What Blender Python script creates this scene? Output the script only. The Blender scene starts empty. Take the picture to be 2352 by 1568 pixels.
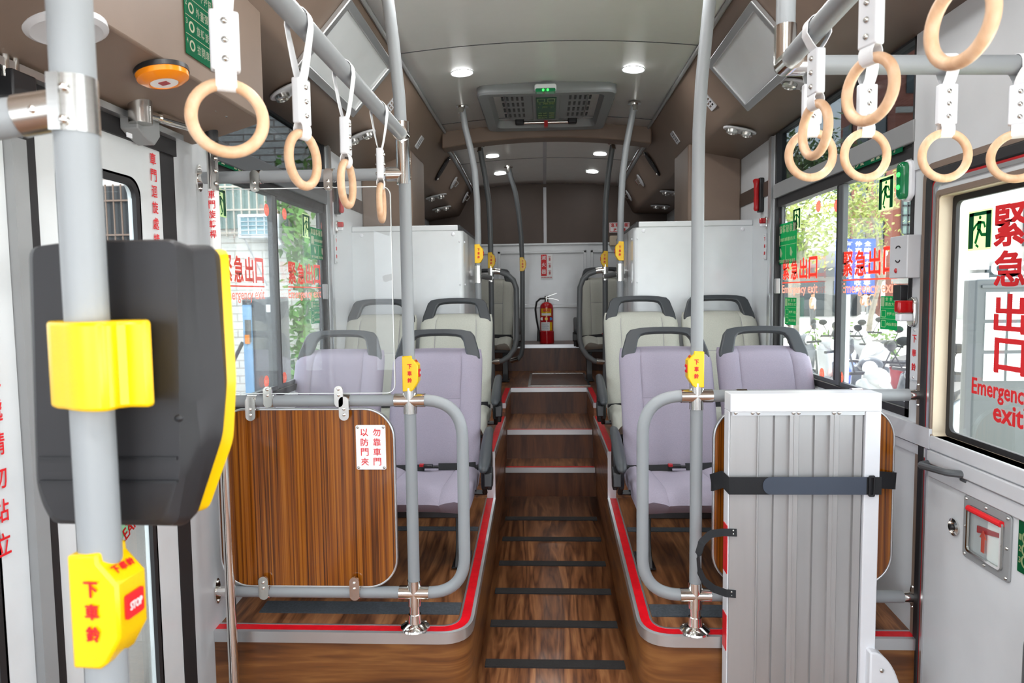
import bpy, bmesh, math, random
from mathutils import Vector as V, Matrix as M
random.seed(7)
PI = math.pi
S = bpy.context.scene
COL = S.collection
# ---------------------------------------------------------------- camera
# Bus axes: x = towards the emergency-door side, y = towards the rear, z = up.
# Everything is laid out relative to the camera and lifted by HZ at the very end.
HZ = 1.481
F = 1568.0
def _d(px, py): return V(((px - 1176) / F, (784 - py) / F, 1.0))
_yc = _d(1250, 672).normalized()
_u = V((-0.009, 1, 0)); _zc = (_u - _u.dot(_yc) * _yc).normalized()
_t = _zc; _xc = V((_t.y * _yc.z - _t.z * _yc.y, _t.z * _yc.x - _t.x * _yc.z, _t.x * _yc.y - _t.y * _yc.x))
def _w(v): return V((v.dot(_xc), v.dot(_yc), v.dot(_zc)))
def P(px, py, D=None, X=None, Z=None):
    """point of the bus seen at a pixel, on the plane y=D, x=X or z=Z"""
    r = _w(_d(px, py))
    k = D / r.y if D is not None else (X / r.x if X is not None else Z / r.z)
    return r * k
cam = bpy.data.objects.new('camera', bpy.data.cameras.new('camera'))
COL.objects.link(cam)
cam.data.lens = 24.0; cam.data.sensor_width = 36.0; cam.data.clip_start = 0.02; cam.data.clip_end = 400
_r, _up, _f = _w(V((1, 0, 0))), _w(V((0, 1, 0))), _w(V((0, 0, 1)))
cam.matrix_world = M(((_r.x, _up.x, -_f.x, 0), (_r.y, _up.y, -_f.y, 0), (_r.z, _up.z, -_f.z, 0), (0, 0, 0, 1)))
cam.data.dof.use_dof = True; cam.data.dof.focus_distance = 2.7; cam.data.dof.aperture_fstop = 7.1
S.camera = cam
# ---------------------------------------------------------------- light
W = bpy.data.worlds.new('sky'); S.world = W; W.use_nodes = True
_n = W.node_tree.nodes; _bg = _n['Background']
_bg.inputs['Color'].default_value = (0.86, 0.93, 1.0, 1); _bg.inputs['Strength'].default_value = 6.0
def lamp(name, kind, loc, energy, size=None, rot=(0, 0, 0), color=(1, 1, 1), sy=None):
    l = bpy.data.lights.new(name, kind); l.energy = energy; l.color = color
    if kind == 'AREA':
        l.size = size
        if sy: l.shape = 'RECTANGLE'; l.size_y = sy
        else: l.shape = 'DISK'
    if kind == 'SUN': l.angle = size
    o = bpy.data.objects.new(name, l); COL.objects.link(o); o.location = loc; o.rotation_euler = rot
    return o
lamp('sun', 'SUN', (0, 0, 6), 26.0, math.radians(12), (math.radians(-36), math.radians(10), math.radians(12)), (1, .97, .92))
S.view_settings.view_transform = 'Standard'; S.view_settings.look = 'None'
S.view_settings.exposure = -0.3; S.view_settings.gamma = 1.0; S.view_settings.use_curve_mapping = False
S.cycles.transparent_max_bounces = 24; S.cycles.max_bounces = 10; S.cycles.diffuse_bounces = 6; S.cycles.glossy_bounces = 5
S.cycles.caustics_reflective = False; S.cycles.caustics_refractive = False
S.cycles.sample_clamp_indirect = 6.0
# ---------------------------------------------------------------- materials
def lin(h):
    h = h.lstrip('#'); c = [int(h[i:i + 2], 16) / 255 for i in (0, 2, 4)]
    return tuple((x / 12.92 if x <= .04045 else ((x + .055) / 1.055) ** 2.4) for x in c) + (1,)
def mat(name, col, rough=.5, metal=0., emit=0., noise=0., scale=8., bump=0., bscale=200., coat=0., stretch=(1, 1, 1), spec=.5):
    m = bpy.data.materials.new(name); m.use_nodes = True
    nt = m.node_tree; b = nt.nodes['Principled BSDF']
    c = lin(col) if isinstance(col, str) else tuple(col) + (1,)
    b.inputs['Base Color'].default_value = c; b.inputs['Roughness'].default_value = rough; b.inputs['Metallic'].default_value = metal
    b.inputs['Specular IOR Level'].default_value = spec
    if coat: b.inputs['Coat Weight'].default_value = coat; b.inputs['Coat Roughness'].default_value = .08
    if emit: b.inputs['Emission Color'].default_value = c; b.inputs['Emission Strength'].default_value = emit
    tc = nt.nodes.new('ShaderNodeTexCoord'); mp = nt.nodes.new('ShaderNodeMapping'); mp.inputs['Scale'].default_value = stretch
    nt.links.new(tc.outputs['Object'], mp.inputs[0])
    nz = nt.nodes.new('ShaderNodeTexNoise'); nz.inputs['Scale'].default_value = scale; nz.inputs['Detail'].default_value = 4
    nt.links.new(mp.outputs[0], nz.inputs['Vector'])
    n = noise or .03
    rp = nt.nodes.new('ShaderNodeValToRGB')
    rp.color_ramp.elements[0].position = .3; rp.color_ramp.elements[1].position = .7
    rp.color_ramp.elements[0].color = tuple(x * (1 - n) for x in c[:3]) + (1,)
    rp.color_ramp.elements[1].color = tuple(min(1, x * (1 + n)) for x in c[:3]) + (1,)
    nt.links.new(nz.outputs['Fac'], rp.inputs[0]); nt.links.new(rp.outputs[0], b.inputs['Base Color'])
    if bump:
        n2 = nt.nodes.new('ShaderNodeTexNoise'); n2.inputs['Scale'].default_value = bscale
        bp = nt.nodes.new('ShaderNodeBump'); bp.inputs['Strength'].default_value = bump; bp.inputs['Distance'].default_value = .002
        nt.links.new(mp.outputs[0], n2.inputs['Vector']); nt.links.new(n2.outputs['Fac'], bp.inputs['Height']); nt.links.new(bp.outputs[0], b.inputs['Normal'])
    return m
def wood(name, cols, grain, detail, rough, coat=0., dist=1.5, planks=None, wave=None):
    """grain = scale per object axis; small along the grain"""
    m = bpy.data.materials.new(name); m.use_nodes = True
    nt = m.node_tree; b = nt.nodes['Principled BSDF']; b.inputs['Roughness'].default_value = rough
    if coat: b.inputs['Coat Weight'].default_value = coat; b.inputs['Coat Roughness'].default_value = .06
    tc = nt.nodes.new('ShaderNodeTexCoord'); mp = nt.nodes.new('ShaderNodeMapping'); mp.inputs['Scale'].default_value = grain
    nt.links.new(tc.outputs['Object'], mp.inputs[0])
    nz = nt.nodes.new('ShaderNodeTexNoise'); nz.inputs['Scale'].default_value = 1; nz.inputs['Detail'].default_value = 3; nz.inputs['Distortion'].default_value = dist
    nt.links.new(mp.outputs[0], nz.inputs['Vector'])
    rings = nt.nodes.new('ShaderNodeMath'); rings.operation = 'MULTIPLY'; rings.inputs[1].default_value = wave or 9
    nt.links.new(nz.outputs['Fac'], rings.inputs[0])
    fr = nt.nodes.new('ShaderNodeMath'); fr.operation = 'PINGPONG'; fr.inputs[1].default_value = 1
    nt.links.new(rings.outputs[0], fr.inputs[0])
    m2 = nt.nodes.new('ShaderNodeMapping'); m2.inputs['Scale'].default_value = tuple(g * detail for g in grain)
    nt.links.new(tc.outputs['Object'], m2.inputs[0])
    n2 = nt.nodes.new('ShaderNodeTexNoise'); n2.inputs['Scale'].default_value = 1; n2.inputs['Detail'].default_value = 5
    nt.links.new(m2.outputs[0], n2.inputs['Vector'])
    mx = nt.nodes.new('ShaderNodeMix'); mx.data_type = 'FLOAT'; mx.inputs[0].default_value = .5
    nt.links.new(fr.outputs[0], mx.inputs[2]); nt.links.new(n2.outputs['Fac'], mx.inputs[3])
    rp = nt.nodes.new('ShaderNodeValToRGB'); e = rp.color_ramp.elements
    e[0].position = .2; e[0].color = lin(cols[0]); e[1].position = .8; e[1].color = lin(cols[-1])
    for i, c in enumerate(cols[1:-1]):
        q = e.new(.2 + .6 * (i + 1) / (len(cols) - 1)); q.color = lin(c)
    nt.links.new(mx.outputs[0], rp.inputs[0]); nt.links.new(rp.outputs[0], b.inputs['Base Color'])
    return m
def glass(name, tint=(1, 1, 1), gloss=.06, grough=.0, haze=0.):
    m = bpy.data.materials.new(name); m.use_nodes = True; nt = m.node_tree; nt.nodes.clear()
    out = nt.nodes.new('ShaderNodeOutputMaterial'); tr = nt.nodes.new('ShaderNodeBsdfTransparent'); tr.inputs[0].default_value = tuple(tint) + (1,)
    gl = nt.nodes.new('ShaderNodeBsdfGlossy'); gl.inputs['Roughness'].default_value = grough
    fz = nt.nodes.new('ShaderNodeLayerWeight'); fz.inputs[0].default_value = .12
    ml = nt.nodes.new('ShaderNodeMath'); ml.operation = 'MULTIPLY_ADD'; ml.inputs[1].default_value = .5; ml.inputs[2].default_value = gloss * .4
    nt.links.new(fz.outputs['Fresnel'], ml.inputs[0])
    mx = nt.nodes.new('ShaderNodeMixShader')
    nt.links.new(ml.outputs[0], mx.inputs[0]); nt.links.new(tr.outputs[0], mx.inputs[1]); nt.links.new(gl.outputs[0], mx.inputs[2])
    last = mx
    if haze:
        df = nt.nodes.new('ShaderNodeBsdfDiffuse'); df.inputs[0].default_value = (.8, .82, .83, 1)
        m2 = nt.nodes.new('ShaderNodeMixShader'); m2.inputs[0].default_value = haze
        nt.links.new(mx.outputs[0], m2.inputs[1]); nt.links.new(df.outputs[0], m2.inputs[2]); last = m2
    nt.links.new(last.outputs[0], out.inputs[0])
    return m
def film(m, k=.75):
    """thin printed film: lets part of the light from behind through"""
    nt = m.node_tree; b = nt.nodes['Principled BSDF']; o = nt.nodes['Material Output']
    tl = nt.nodes.new('ShaderNodeBsdfTranslucent'); mx = nt.nodes.new('ShaderNodeMixShader'); mx.inputs[0].default_value = k
    src = b.inputs['Base Color'].links[0].from_socket
    nt.links.new(src, tl.inputs['Color']); nt.links.new(b.outputs[0], mx.inputs[1]); nt.links.new(tl.outputs[0], mx.inputs[2]); nt.links.new(mx.outputs[0], o.inputs[0])
    return m
MT = {}
MT['white'] = mat('white_laminate', '#d3d7d9', .22, coat=.3)
MT['wall'] = mat('painted_white_metal', '#cbced1', .35)
MT['ceil'] = mat('gloss_white_ceiling', '#f9faf8', .28, spec=.3)
MT['brown'] = mat('taupe_vinyl', '#79675a', .5, noise=.04, bump=.15, bscale=600)
MT['dbrown'] = mat('dark_brown_vinyl', '#4d3f37', .55, noise=.05, bump=.15, bscale=500)
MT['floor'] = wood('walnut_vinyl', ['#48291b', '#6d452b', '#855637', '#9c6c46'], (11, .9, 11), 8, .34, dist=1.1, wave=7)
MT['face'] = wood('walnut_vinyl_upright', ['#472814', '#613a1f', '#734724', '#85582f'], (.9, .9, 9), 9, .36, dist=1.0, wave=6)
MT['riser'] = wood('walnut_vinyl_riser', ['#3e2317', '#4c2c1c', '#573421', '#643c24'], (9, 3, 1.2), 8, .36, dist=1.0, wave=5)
MT['panel'] = wood('zebrano_laminate', ['#2e1506', '#783f10', '#8d4f12', '#a0621f'], (66, 66, .4), 2.6, .14, coat=.25, dist=.1, wave=7)
MT['pole'] = mat('grey_sleeved_tube', '#8d9194', .42, noise=.02)
MT['dpole'] = mat('dark_grey_sleeved_tube', '#5f6365', .42, noise=.02)
MT['chrome'] = mat('chrome', '#e8e6e2', .1, 1.)
MT['steel'] = mat('brushed_steel', '#c4c2be', .25, 1., noise=.05, scale=30, stretch=(1, 1, 14))
MT['alu'] = mat('aluminium_trim', '#cfd1d3', .3, .85, noise=.03)
MT['ramp'] = mat('aluminium_sheet', '#b4b3b3', .36, .5, noise=.05, scale=3, stretch=(6, 6, .6))
MT['black'] = mat('black_plastic', '#17171a', .42, noise=.05)
MT['rubber'] = mat('black_rubber', '#1a181a', .6, noise=.05)
MT['char'] = mat('charcoal_plastic', '#34383c', .42, bump=.1, bscale=900, noise=.04)
MT['housing'] = mat('black_reader_plastic', '#201f22', .5, bump=.12, bscale=900, noise=.04)
MT['yellow'] = mat('yellow_plastic', '#f0c000', .28)
MT['red'] = mat('red_print', '#d8121c', .5)
MT['wred'] = mat('window_lettering_red', '#ee8270', .5)
MT['redstrip'] = mat('red_nosing_strip', '#d6101f', .3, bump=.3, bscale=60, stretch=(1, 1, 1), noise=.12, scale=30)
MT['dred'] = mat('dark_red_plastic', '#a8141a', .3)
MT['lilac'] = mat('lilac_seat_cloth', '#938c9b', .85, noise=.06, scale=260, bump=.35, bscale=900)
MT['greyc'] = mat('pale_grey_seat_cloth', '#b3b4aa', .85, noise=.07, scale=260, bump=.35, bscale=900)
MT['seam'] = mat('seat_stitching', '#86818e', .9)
MT['white_pl'] = mat('white_plastic', '#dfe1e6', .3)
MT['web'] = mat('white_webbing', '#e6e7ea', .8, bump=.4, bscale=700)
MT['bweb'] = mat('black_webbing', '#141519', .75, bump=.3, bscale=700)
MT['velcro'] = mat('slate_hook_strip', '#3a4250', .6)
MT['beech'] = wood('beech_ring', ['#d3a681', '#dcb38f', '#e4c0a0'], (24, 60, 24), 3, .4, dist=.4, wave=3)
MT['green'] = mat('green_sign_film', '#0a9a6a', .4)
MT['dgreen'] = mat('exit_sign_green', '#119058', .4)
MT['glow'] = mat('pale_green_sign_film', '#d9e8bd', .4)
MT['cream'] = mat('cream_print', '#f2f3e0', .5)
MT['paper'] = mat('white_print', '#f2f3f3', .5)
MT['orange'] = mat('orange_lamp_plastic', '#f08a12', .25)
MT['grip'] = mat('grey_grip_tape', '#3b4046', .8, noise=.25, scale=120, bump=.4, bscale=500)
MT['grip2'] = mat('black_grip_tape', '#242222', .8, noise=.2, scale=120, bump=.4, bscale=500)
MT['grey'] = mat('grey_plastic', '#8b8d8e', .4)
MT['dgrey'] = mat('dark_grey_frame', '#4b4e51', .4)
MT['lgrey'] = mat('light_grey_plastic', '#c3c4c8', .4)
MT['beige'] = mat('beige_door_lining', '#c9baa3', .45)
MT['glass'] = glass('window_glass', (.97, .99, .98))
MT['tint'] = glass('tinted_glass', (.36, .38, .39))
MT['acrylic'] = glass('acrylic', (.985, .99, .99), .05, haze=.03)
MT['acedge'] = mat('acrylic_edge', '#eef2f2', .2)
MT['led'] = mat('led_white', (1, 1, .98), .4, emit=22)
MT['gled'] = mat('green_led', (.05, 1, .12), .4, emit=2)
MT['lens'] = mat('lamp_lens_red', '#b00f14', .1, coat=.5)
MT['glens'] = mat('lamp_lens_green', '#0a6a3e', .1, coat=.5, emit=.25)
MT['extred'] = mat('extinguisher_red', '#b3121a', .18, coat=.6)
for k_ in ('wred', 'green', 'dgreen', 'glow', 'cream'): film(MT[k_])
MT['coral'] = film(mat('coral_film', '#f2a090', .5))
# ---------------------------------------------------------------- mesh helpers
def frame(o, u, v):
    u = V(u).normalized(); v = V(v).normalized(); n = u.cross(v)
    return M(((u.x, v.x, n.x, o[0]), (u.y, v.y, n.y, o[1]), (u.z, v.z, n.z, o[2]), (0, 0, 0, 1)))
FRONT = lambda o: frame(o, (1, 0, 0), (0, 0, 1))      # faces the camera end (-y)
LEFT = lambda o: frame(o, (0, 1, 0), (0, 0, 1))       # face on the entrance-door wall, looks to +x
RIGHT = lambda o: frame(o, (0, -1, 0), (0, 0, 1))     # face on the other wall, looks to -x
class MB:
    def __init__(s): s.bm = bmesh.new()
    def box(s, c, d, m=None, rot=None):
        r = bmesh.ops.create_cube(s.bm, size=1)
        mm = M.Translation(V(c)) @ (rot.to_4x4() if rot else M()) @ M.Diagonal((d[0], d[1], d[2], 1))
        if m: mm = m @ mm
        bmesh.ops.transform(s.bm, matrix=mm, verts=r['verts']); return s
    def box2(s, a, b, m=None):
        return s.box([(a[i] + b[i]) / 2 for i in range(3)], [abs(b[i] - a[i]) for i in range(3)], m)
    def cyl(s, a, b, r, r2=None, n=20):
        a, b = V(a), V(b); d = b - a
        q = bmesh.ops.create_cone(s.bm, segments=n, radius1=r, radius2=r if r2 is None else r2, depth=d.length, cap_ends=True)
        bmesh.ops.transform(s.bm, matrix=M.Translation((a + b) / 2) @ d.to_track_quat('Z', 'Y').to_matrix().to_4x4(), verts=q['verts']); return s
    def tube(s, pts, r, n=14, closed=False, cap=True, flat=None):
        """sweep a circle (or flat=(w,t,updir) a rectangle) along points"""
        pts = [V(p) for p in pts]; N = len(pts); rings = []; up = None
        for i, p in enumerate(pts):
            if closed: t = (pts[(i + 1) % N] - pts[i - 1]).normalized()
            else: t = (pts[min(i + 1, N - 1)] - pts[max(i - 1, 0)]).normalized()
            if flat:
                u0 = flat[2][i] if isinstance(flat[2], list) else V(flat[2])
                a = (u0 - u0.dot(t) * t).normalized(); b = t.cross(a)
                w, h = flat[0] / 2, flat[1] / 2
                ring = [s.bm.verts.new(p + a * x * w + b * y * h) for x, y in ((-1, -1), (1, -1), (1, 1), (-1, 1))]
            else:
                if up is None: up = V((0, 0, 1)) if abs(t.z) < .9 else V((1, 0, 0))
                a = (up - up.dot(t) * t).normalized(); up = a; b = t.cross(a)
                rr = r[i] if isinstance(r, (list, tuple)) else r
                ring = [s.bm.verts.new(p + a * math.cos(2 * PI * k / n) * rr + b * math.sin(2 * PI * k / n) * rr) for k in range(n)]
            rings.append(ring)
        m = len(rings[0])
        for i in range(N if closed else N - 1):
            A, B = rings[i], rings[(i + 1) % N]
            for k in range(m): s.bm.faces.new((A[k], A[(k + 1) % m], B[(k + 1) % m], B[k]))
        if cap and not closed:
            s.bm.faces.new(rings[0][::-1]); s.bm.faces.new(rings[-1])
        return s
    def prism(s, poly, h, m=None, z0=0.):
        m = m or M(); vs = [[s.bm.verts.new(m @ V((x, y, z))) for x, y in poly] for z in (z0, z0 + h)]
        n = len(poly)
        s.bm.faces.new(vs[0][::-1]); s.bm.faces.new(vs[1])
        for i in range(n): s.bm.faces.new((vs[0][i], vs[0][(i + 1) % n], vs[1][(i + 1) % n], vs[1][i]))
        return s
    def ringprism(s, outer, inner, h, m=None, z0=0., closed=True):
        """a frame between two outlines of equal length"""
        m = m or M(); n = len(outer)
        L = [[s.bm.verts.new(m @ V((p[0], p[1], z))) for p in poly] for z in (z0, z0 + h) for poly in (outer, inner)]
        o0, i0, o1, i1 = L
        for k in range(n if closed else n - 1):
            j = (k + 1) % n
            s.bm.faces.new((o1[k], o1[j], i1[j], i1[k])); s.bm.faces.new((o0[j], o0[k], i0[k], i0[j]))
            s.bm.faces.new((o0[k], o0[j], o1[j], o1[k])); s.bm.faces.new((i0[j], i0[k], i1[k], i1[j]))
        if not closed:
            for k in (0, n - 1): s.bm.faces.new((o0[k], o1[k], i1[k], i0[k]))
        return s
    def lathe(s, prof, o=(0, 0, 0), n=24, m=None, sx=1., sy=1., cap=True):
        m = m or M.Translation(V(o)); rings = []
        for r, z in prof:
            rings.append([s.bm.verts.new(m @ V((max(r, 1e-5) * math.cos(2 * PI * k / n) * sx, max(r, 1e-5) * math.sin(2 * PI * k / n) * sy, z))) for k in range(n)])
        for A, B in zip(rings, rings[1:]):
            for k in range(n): s.bm.faces.new((A[k], A[(k + 1) % n], B[(k + 1) % n], B[k]))
        if cap: s.bm.faces.new(rings[0][::-1]); s.bm.faces.new(rings[-1])
        return s
    def torus(s, c, R, r, m=None, n=40, k=12):
        m = m or M.Translation(V(c))
        return s.tube([m @ V((R * math.cos(2 * PI * i / n), R * math.sin(2 * PI * i / n), 0)) for i in range(n)], r, k, closed=True)
    def ball(s, c, r, sc=(1, 1, 1), n=16, m=None):
        q = bmesh.ops.create_uvsphere(s.bm, u_segments=n, v_segments=max(8, n // 2), radius=r)
        mm = M.Translation(V(c)) @ M.Diagonal((*sc, 1))
        bmesh.ops.transform(s.bm, matrix=(m @ mm) if m else mm, verts=q['verts']); return s
    def grid(s, rows, closed_u=False):
        vs = [[s.bm.verts.new(p) for p in row] for row in rows]
        for a, b in zip(vs, vs[1:]):
            n = len(a)
            for k in range(n if closed_u else n - 1): s.bm.faces.new((a[k], a[(k + 1) % n], b[(k + 1) % n], b[k]))
        return vs
    def quad(s, *p):
        s.bm.faces.new([s.bm.verts.new(V(q)) for q in p]); return s
    def build(s, name, m, parent=None, bevel=0., seg=2, sub=0, solid=0., ang=35, fix=True, kind=None, sharp=True):
        if fix: bmesh.ops.recalc_face_normals(s.bm, faces=s.bm.faces)
        me = bpy.data.meshes.new(name); s.bm.to_mesh(me); s.bm.free()
        if parent is not None:
            chain, inv = parent, M()
            me.transform(wm(parent).inverted())
        for p in me.polygons: p.use_smooth = True
        if sharp: me.set_sharp_from_angle(angle=math.radians(ang))
        me.materials.append(MT[m] if isinstance(m, str) else m)
        o = bpy.data.objects.new(name, me); COL.objects.link(o)
        if parent is not None: o.parent = parent
        if solid: q = o.modifiers.new('s', 'SOLIDIFY'); q.thickness = abs(solid); q.offset = 1 if solid > 0 else -1
        if bevel: q = o.modifiers.new('b', 'BEVEL'); q.width = bevel; q.segments = seg; q.limit_method = 'ANGLE'; q.angle_limit = math.radians(50)
        if sub: q = o.modifiers.new('u', 'SUBSURF'); q.levels = sub; q.render_levels = sub
        if kind: o['kind'] = kind
        return o
def wm(o):
    m = o.matrix_basis.copy()
    return wm(o.parent) @ m if o.parent else m
def thing(name, label, cat, loc=(0, 0, 0), rz=0., group=None, kind=None):
    o = bpy.data.objects.new(name, None); COL.objects.link(o); o.empty_display_size = .05
    o.location = loc; o.rotation_euler = (0, 0, rz)
    o.matrix_basis = M.Translation(V(loc)) @ M.Rotation(rz, 4, 'Z')
    return tag(o, label, cat, group, kind)
def tag(o, label=None, cat=None, group=None, kind=None):
    if label: o['label'] = label
    if cat: o['category'] = cat
    if group: o['group'] = group
    if kind: o['kind'] = kind
    return o
def dup(root, loc=None, rz=None, label=None, group=None):
    def cp(o, par):
        c = o.copy(); COL.objects.link(c)
        if par is not None: c.parent = par
        for ch in list(o.children): cp(ch, c)
        return c
    c = cp(root, None)
    if loc is not None: c.location = loc
    if rz is not None: c.rotation_euler = (0, 0, rz)
    if label: c['label'] = label
    if group: c['group'] = group
    return c
def rrect(w, h, r, n=6, cx=0., cy=0., corners=(1, 1, 1, 1)):
    """outline, counter-clockwise from lower left; corners = LL, LR, UR, UL"""
    out = []
    for k, (sx, sy, a0) in enumerate(((-1, -1, PI), (1, -1, 1.5 * PI), (1, 1, 0), (-1, 1, .5 * PI))):
        rr = r * corners[k] if corners[k] else .0005
        for i in range(n + 1):
            a = a0 + .5 * PI * i / n
            out.append((cx + sx * (w / 2 - rr) + rr * math.cos(a), cy + sy * (h / 2 - rr) + rr * math.sin(a)))
    return out
def circ(r, n=28, cx=0, cy=0, sx=1, sy=1): return [(cx + r * sx * math.cos(2 * PI * i / n), cy + r * sy * math.sin(2 * PI * i / n)) for i in range(n)]
def arc(c, r, a0, a1, u, v, n=10):
    c, u, v = V(c), V(u), V(v)
    return [c + u * r * math.cos(a0 + (a1 - a0) * i / n) + v * r * math.sin(a0 + (a1 - a0) * i / n) for i in range(n + 1)]
def fillet(pts, r, n=8):
    """polyline with rounded corners"""
    pts = [V(p) for p in pts]; out = [pts[0]]
    for a, b, c in zip(pts, pts[1:], pts[2:]):
        d1, d2 = (a - b).normalized(), (c - b).normalized()
        ang = d1.angle(d2); t = min(r / math.tan(ang / 2), (a - b).length * .49, (c - b).length * .49)
        p, q = b + d1 * t, b + d2 * t
        for i in range(n + 1):
            k = i / n; out.append((p * (1 - k) + b * k) * (1 - k) + (b * (1 - k) + q * k) * k)
    out.append(pts[-1]); return out
# lettering -------------------------------------------------------
_gl = {}
def glyph(t, bold):
    k = (t, bold)
    if k not in _gl:
        c = bpy.data.curves.new('lettering', 'FONT'); c.body = t; c.size = 1; c.resolution_u = 2; c.offset = bold
        o = bpy.data.objects.new('lettering', c); me = bpy.data.meshes.new_from_object(o)
        vs = [(v.co.x, v.co.y) for v in me.vertices]; fs = [tuple(p.vertices) for p in me.polygons]
        bpy.data.objects.remove(o); bpy.data.curves.remove(c); bpy.data.meshes.remove(me)
        xs = [v[0] for v in vs] or [0, 1]; ys = [v[1] for v in vs] or [0, 1]
        _gl[k] = (vs, fs, min(xs), max(xs), min(ys), max(ys))
    return _gl[k]
def put(mb, t, m, cx, cy, w, h, bold=.012, up=.0015, keep=False, rot=0.):
    """one run of text fitted in a w x h cell centred at (cx,cy) of frame m"""
    ex = max(0, bold - .012); vs, fs, x0, x1, y0, y1 = glyph(t, min(bold, .012))
    sx, sy = w / max(1e-6, x1 - x0 + 2 * ex), h / max(1e-6, y1 - y0 + 2 * ex)
    if keep: sx = sy = min(sx, sy)
    ca, sa = math.cos(rot), math.sin(rot)
    for lay, (dx, dy) in enumerate(((-ex, -ex), (ex, -ex), (ex, ex), (-ex, ex)) if ex else ((0, 0),)):
        nv = []
        for x, y in vs:
            a, b = (x + dx - (x0 + x1) / 2) * sx, (y + dy - (y0 + y1) / 2) * sy
            nv.append(mb.bm.verts.new(m @ V((cx + a * ca - b * sa, cy + a * sa + b * ca, up + lay * .00025))))
        for f in fs:
            try: mb.bm.faces.new([nv[i] for i in f])
            except ValueError: pass
    return mb
def column(mb, txt, m, cx, top, size, step, w=None, bold=.012, up=.0015):
    for i, ch in enumerate(txt):
        if ch not in ' ': 
            hh = size * (.12 if ch == '一' else 1)
            put(mb, ch, m, cx, top - size / 2 - i * step, w or size, hh, bold, up)
    return mb
def row(mb, txt, m, x0, cy, size, step, h=None, bold=.012, up=.0015):
    for i, ch in enumerate(txt):
        if ch != ' ': put(mb, ch, m, x0 + size / 2 + i * step, cy, size, h or size, bold, up)
    return mb
# ================================================================ the setting
LW, RW = -1.17, 1.24          # inner faces of the side walls
AL, AR = -.267, .323          # aisle faces
YB = 7.0                      # rear wall
FZ = -1.481                   # low floor
def zfloor(y): return FZ if y < 2.2 else -1.446 + .076 * (y - 2.658)
def zplat(y): return -1.17 + .083 * (y - 2.3)
floor = MB().box2((LW - .05, -1.6, FZ - .06), (RW + .05, 2.2, FZ)).build('floor', 'floor', kind='structure')
fl = MB()
ys = [2.2, 2.8, 3.6, 4.36]
fl.grid([[V((AL - .01, y, zfloor(y))), V((AR + .01, y, zfloor(y)))] for y in ys]).__class__
fl.build('aisle_ramp', 'floor', floor, solid=-.04, fix=False)
KY = 2.27; YP1 = 3.5; YP2 = 4.52; Z2, Z3, ZU = -.826, -.737, -.49
st = [(4.35, -1.318, -1.13), (4.61, -1.13, -.935), (5.26, -.935, Z3)]
def kpath(side, d, y1=YP1, r=.11):
    s = -1 if side < 0 else 1
    w, a = (LW, AL) if side < 0 else (RW, AR)
    return fillet([(w, KY + d, 0), (a + s * d, KY + d, 0), (a + s * d, y1, 0)], max(.03, r - d), 8)
for side in (-1, 1):
    w = LW - .01 if side < 0 else RW + .01
    pth = kpath(side, 0)
    top = [V((p.x, p.y, zplat(p.y))) for p in pth]
    m = MB(); back = [V((w, YP1, zplat(YP1)))] + [V((w, KY, zplat(KY)))]
    vs = [m.bm.verts.new(p) for p in top + [back[0]]]
    m.bm.faces.new(vs)
    m.build('side_platform', 'floor', floor, fix=False)
    m = MB(); m.grid([[V((p.x, p.y, zplat(p.y))) for p in pth], [V((p.x, p.y, FZ - .02)) for p in pth]])
    m.build('kerb_face', 'face', floor)
    a = AL if side < 0 else AR; s = -1 if side < 0 else 1
    m = MB().box2((a, YP1, -1.4), (w, YP2, Z2)); m.build('side_platform', 'floor', floor)
    m = MB().box2((a, YP2, -1.4), (w, 6.43, Z3)); m.build('side_platform', 'floor', floor)
    # metal nosing with red insert along the kerb
    tr = thing('trim_1' if side < 0 else 'trim_2', None, None, (a, KY, zplat(KY)), kind='structure')
    z = lambda p, dz: V((p.x, p.y, zplat(p.y) + dz))
    pd = lambda d: kpath(side, d)
    m = MB(); m.grid([[z(p, -.036) for p in pd(-.004)], [z(p, .003) for p in pd(-.004)], [z(p, .004) for p in pd(.008)], [z(p, -.01) for p in pd(.009)]])
    m.grid([[z(p, -.002) for p in pd(.041)], [z(p, .004) for p in pd(.041)], [z(p, .004) for p in pd(.048)], [z(p, -.002) for p in pd(.049)]])
    m.build('nosing_profile', 'alu', tr)
    m = MB(); m.grid([[z(p, .003) for p in pd(.008)], [z(p, .003) for p in pd(.041)]]); m.build('red_insert', 'redstrip', tr)
    # upper platform edges
    m = MB()
    m.box2((a - s * .003, YP1 - .004, zplat(YP1)), (a + s * .04, YP1, Z2 + .004)); m.box2((a - s * .004, YP1 - .006, Z2 - .03), (w, YP1, Z2 + .003))
    m.box2((a - s * .004, YP1, Z2 - .03), (a + s * .004, YP2, Z2 + .003)); m.box2((a - s * .004, YP2 - .006, Z3 - .03), (w, YP2, Z3 + .003))
    m.box2((a - s * .004, YP2, Z3 - .03), (a + s * .004, 5.26, Z3 + .003))
    m.build('step_nosing', 'alu', tr)
    m = MB().box2((a + s * .005, YP1, Z2), (a + s * .04, YP2, Z2 + .003)).box2((a + s * .005, YP2, Z3), (a + s * .04, 5.26, Z3 + .003))
    m.build('red_insert', 'redstrip', tr)
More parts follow.
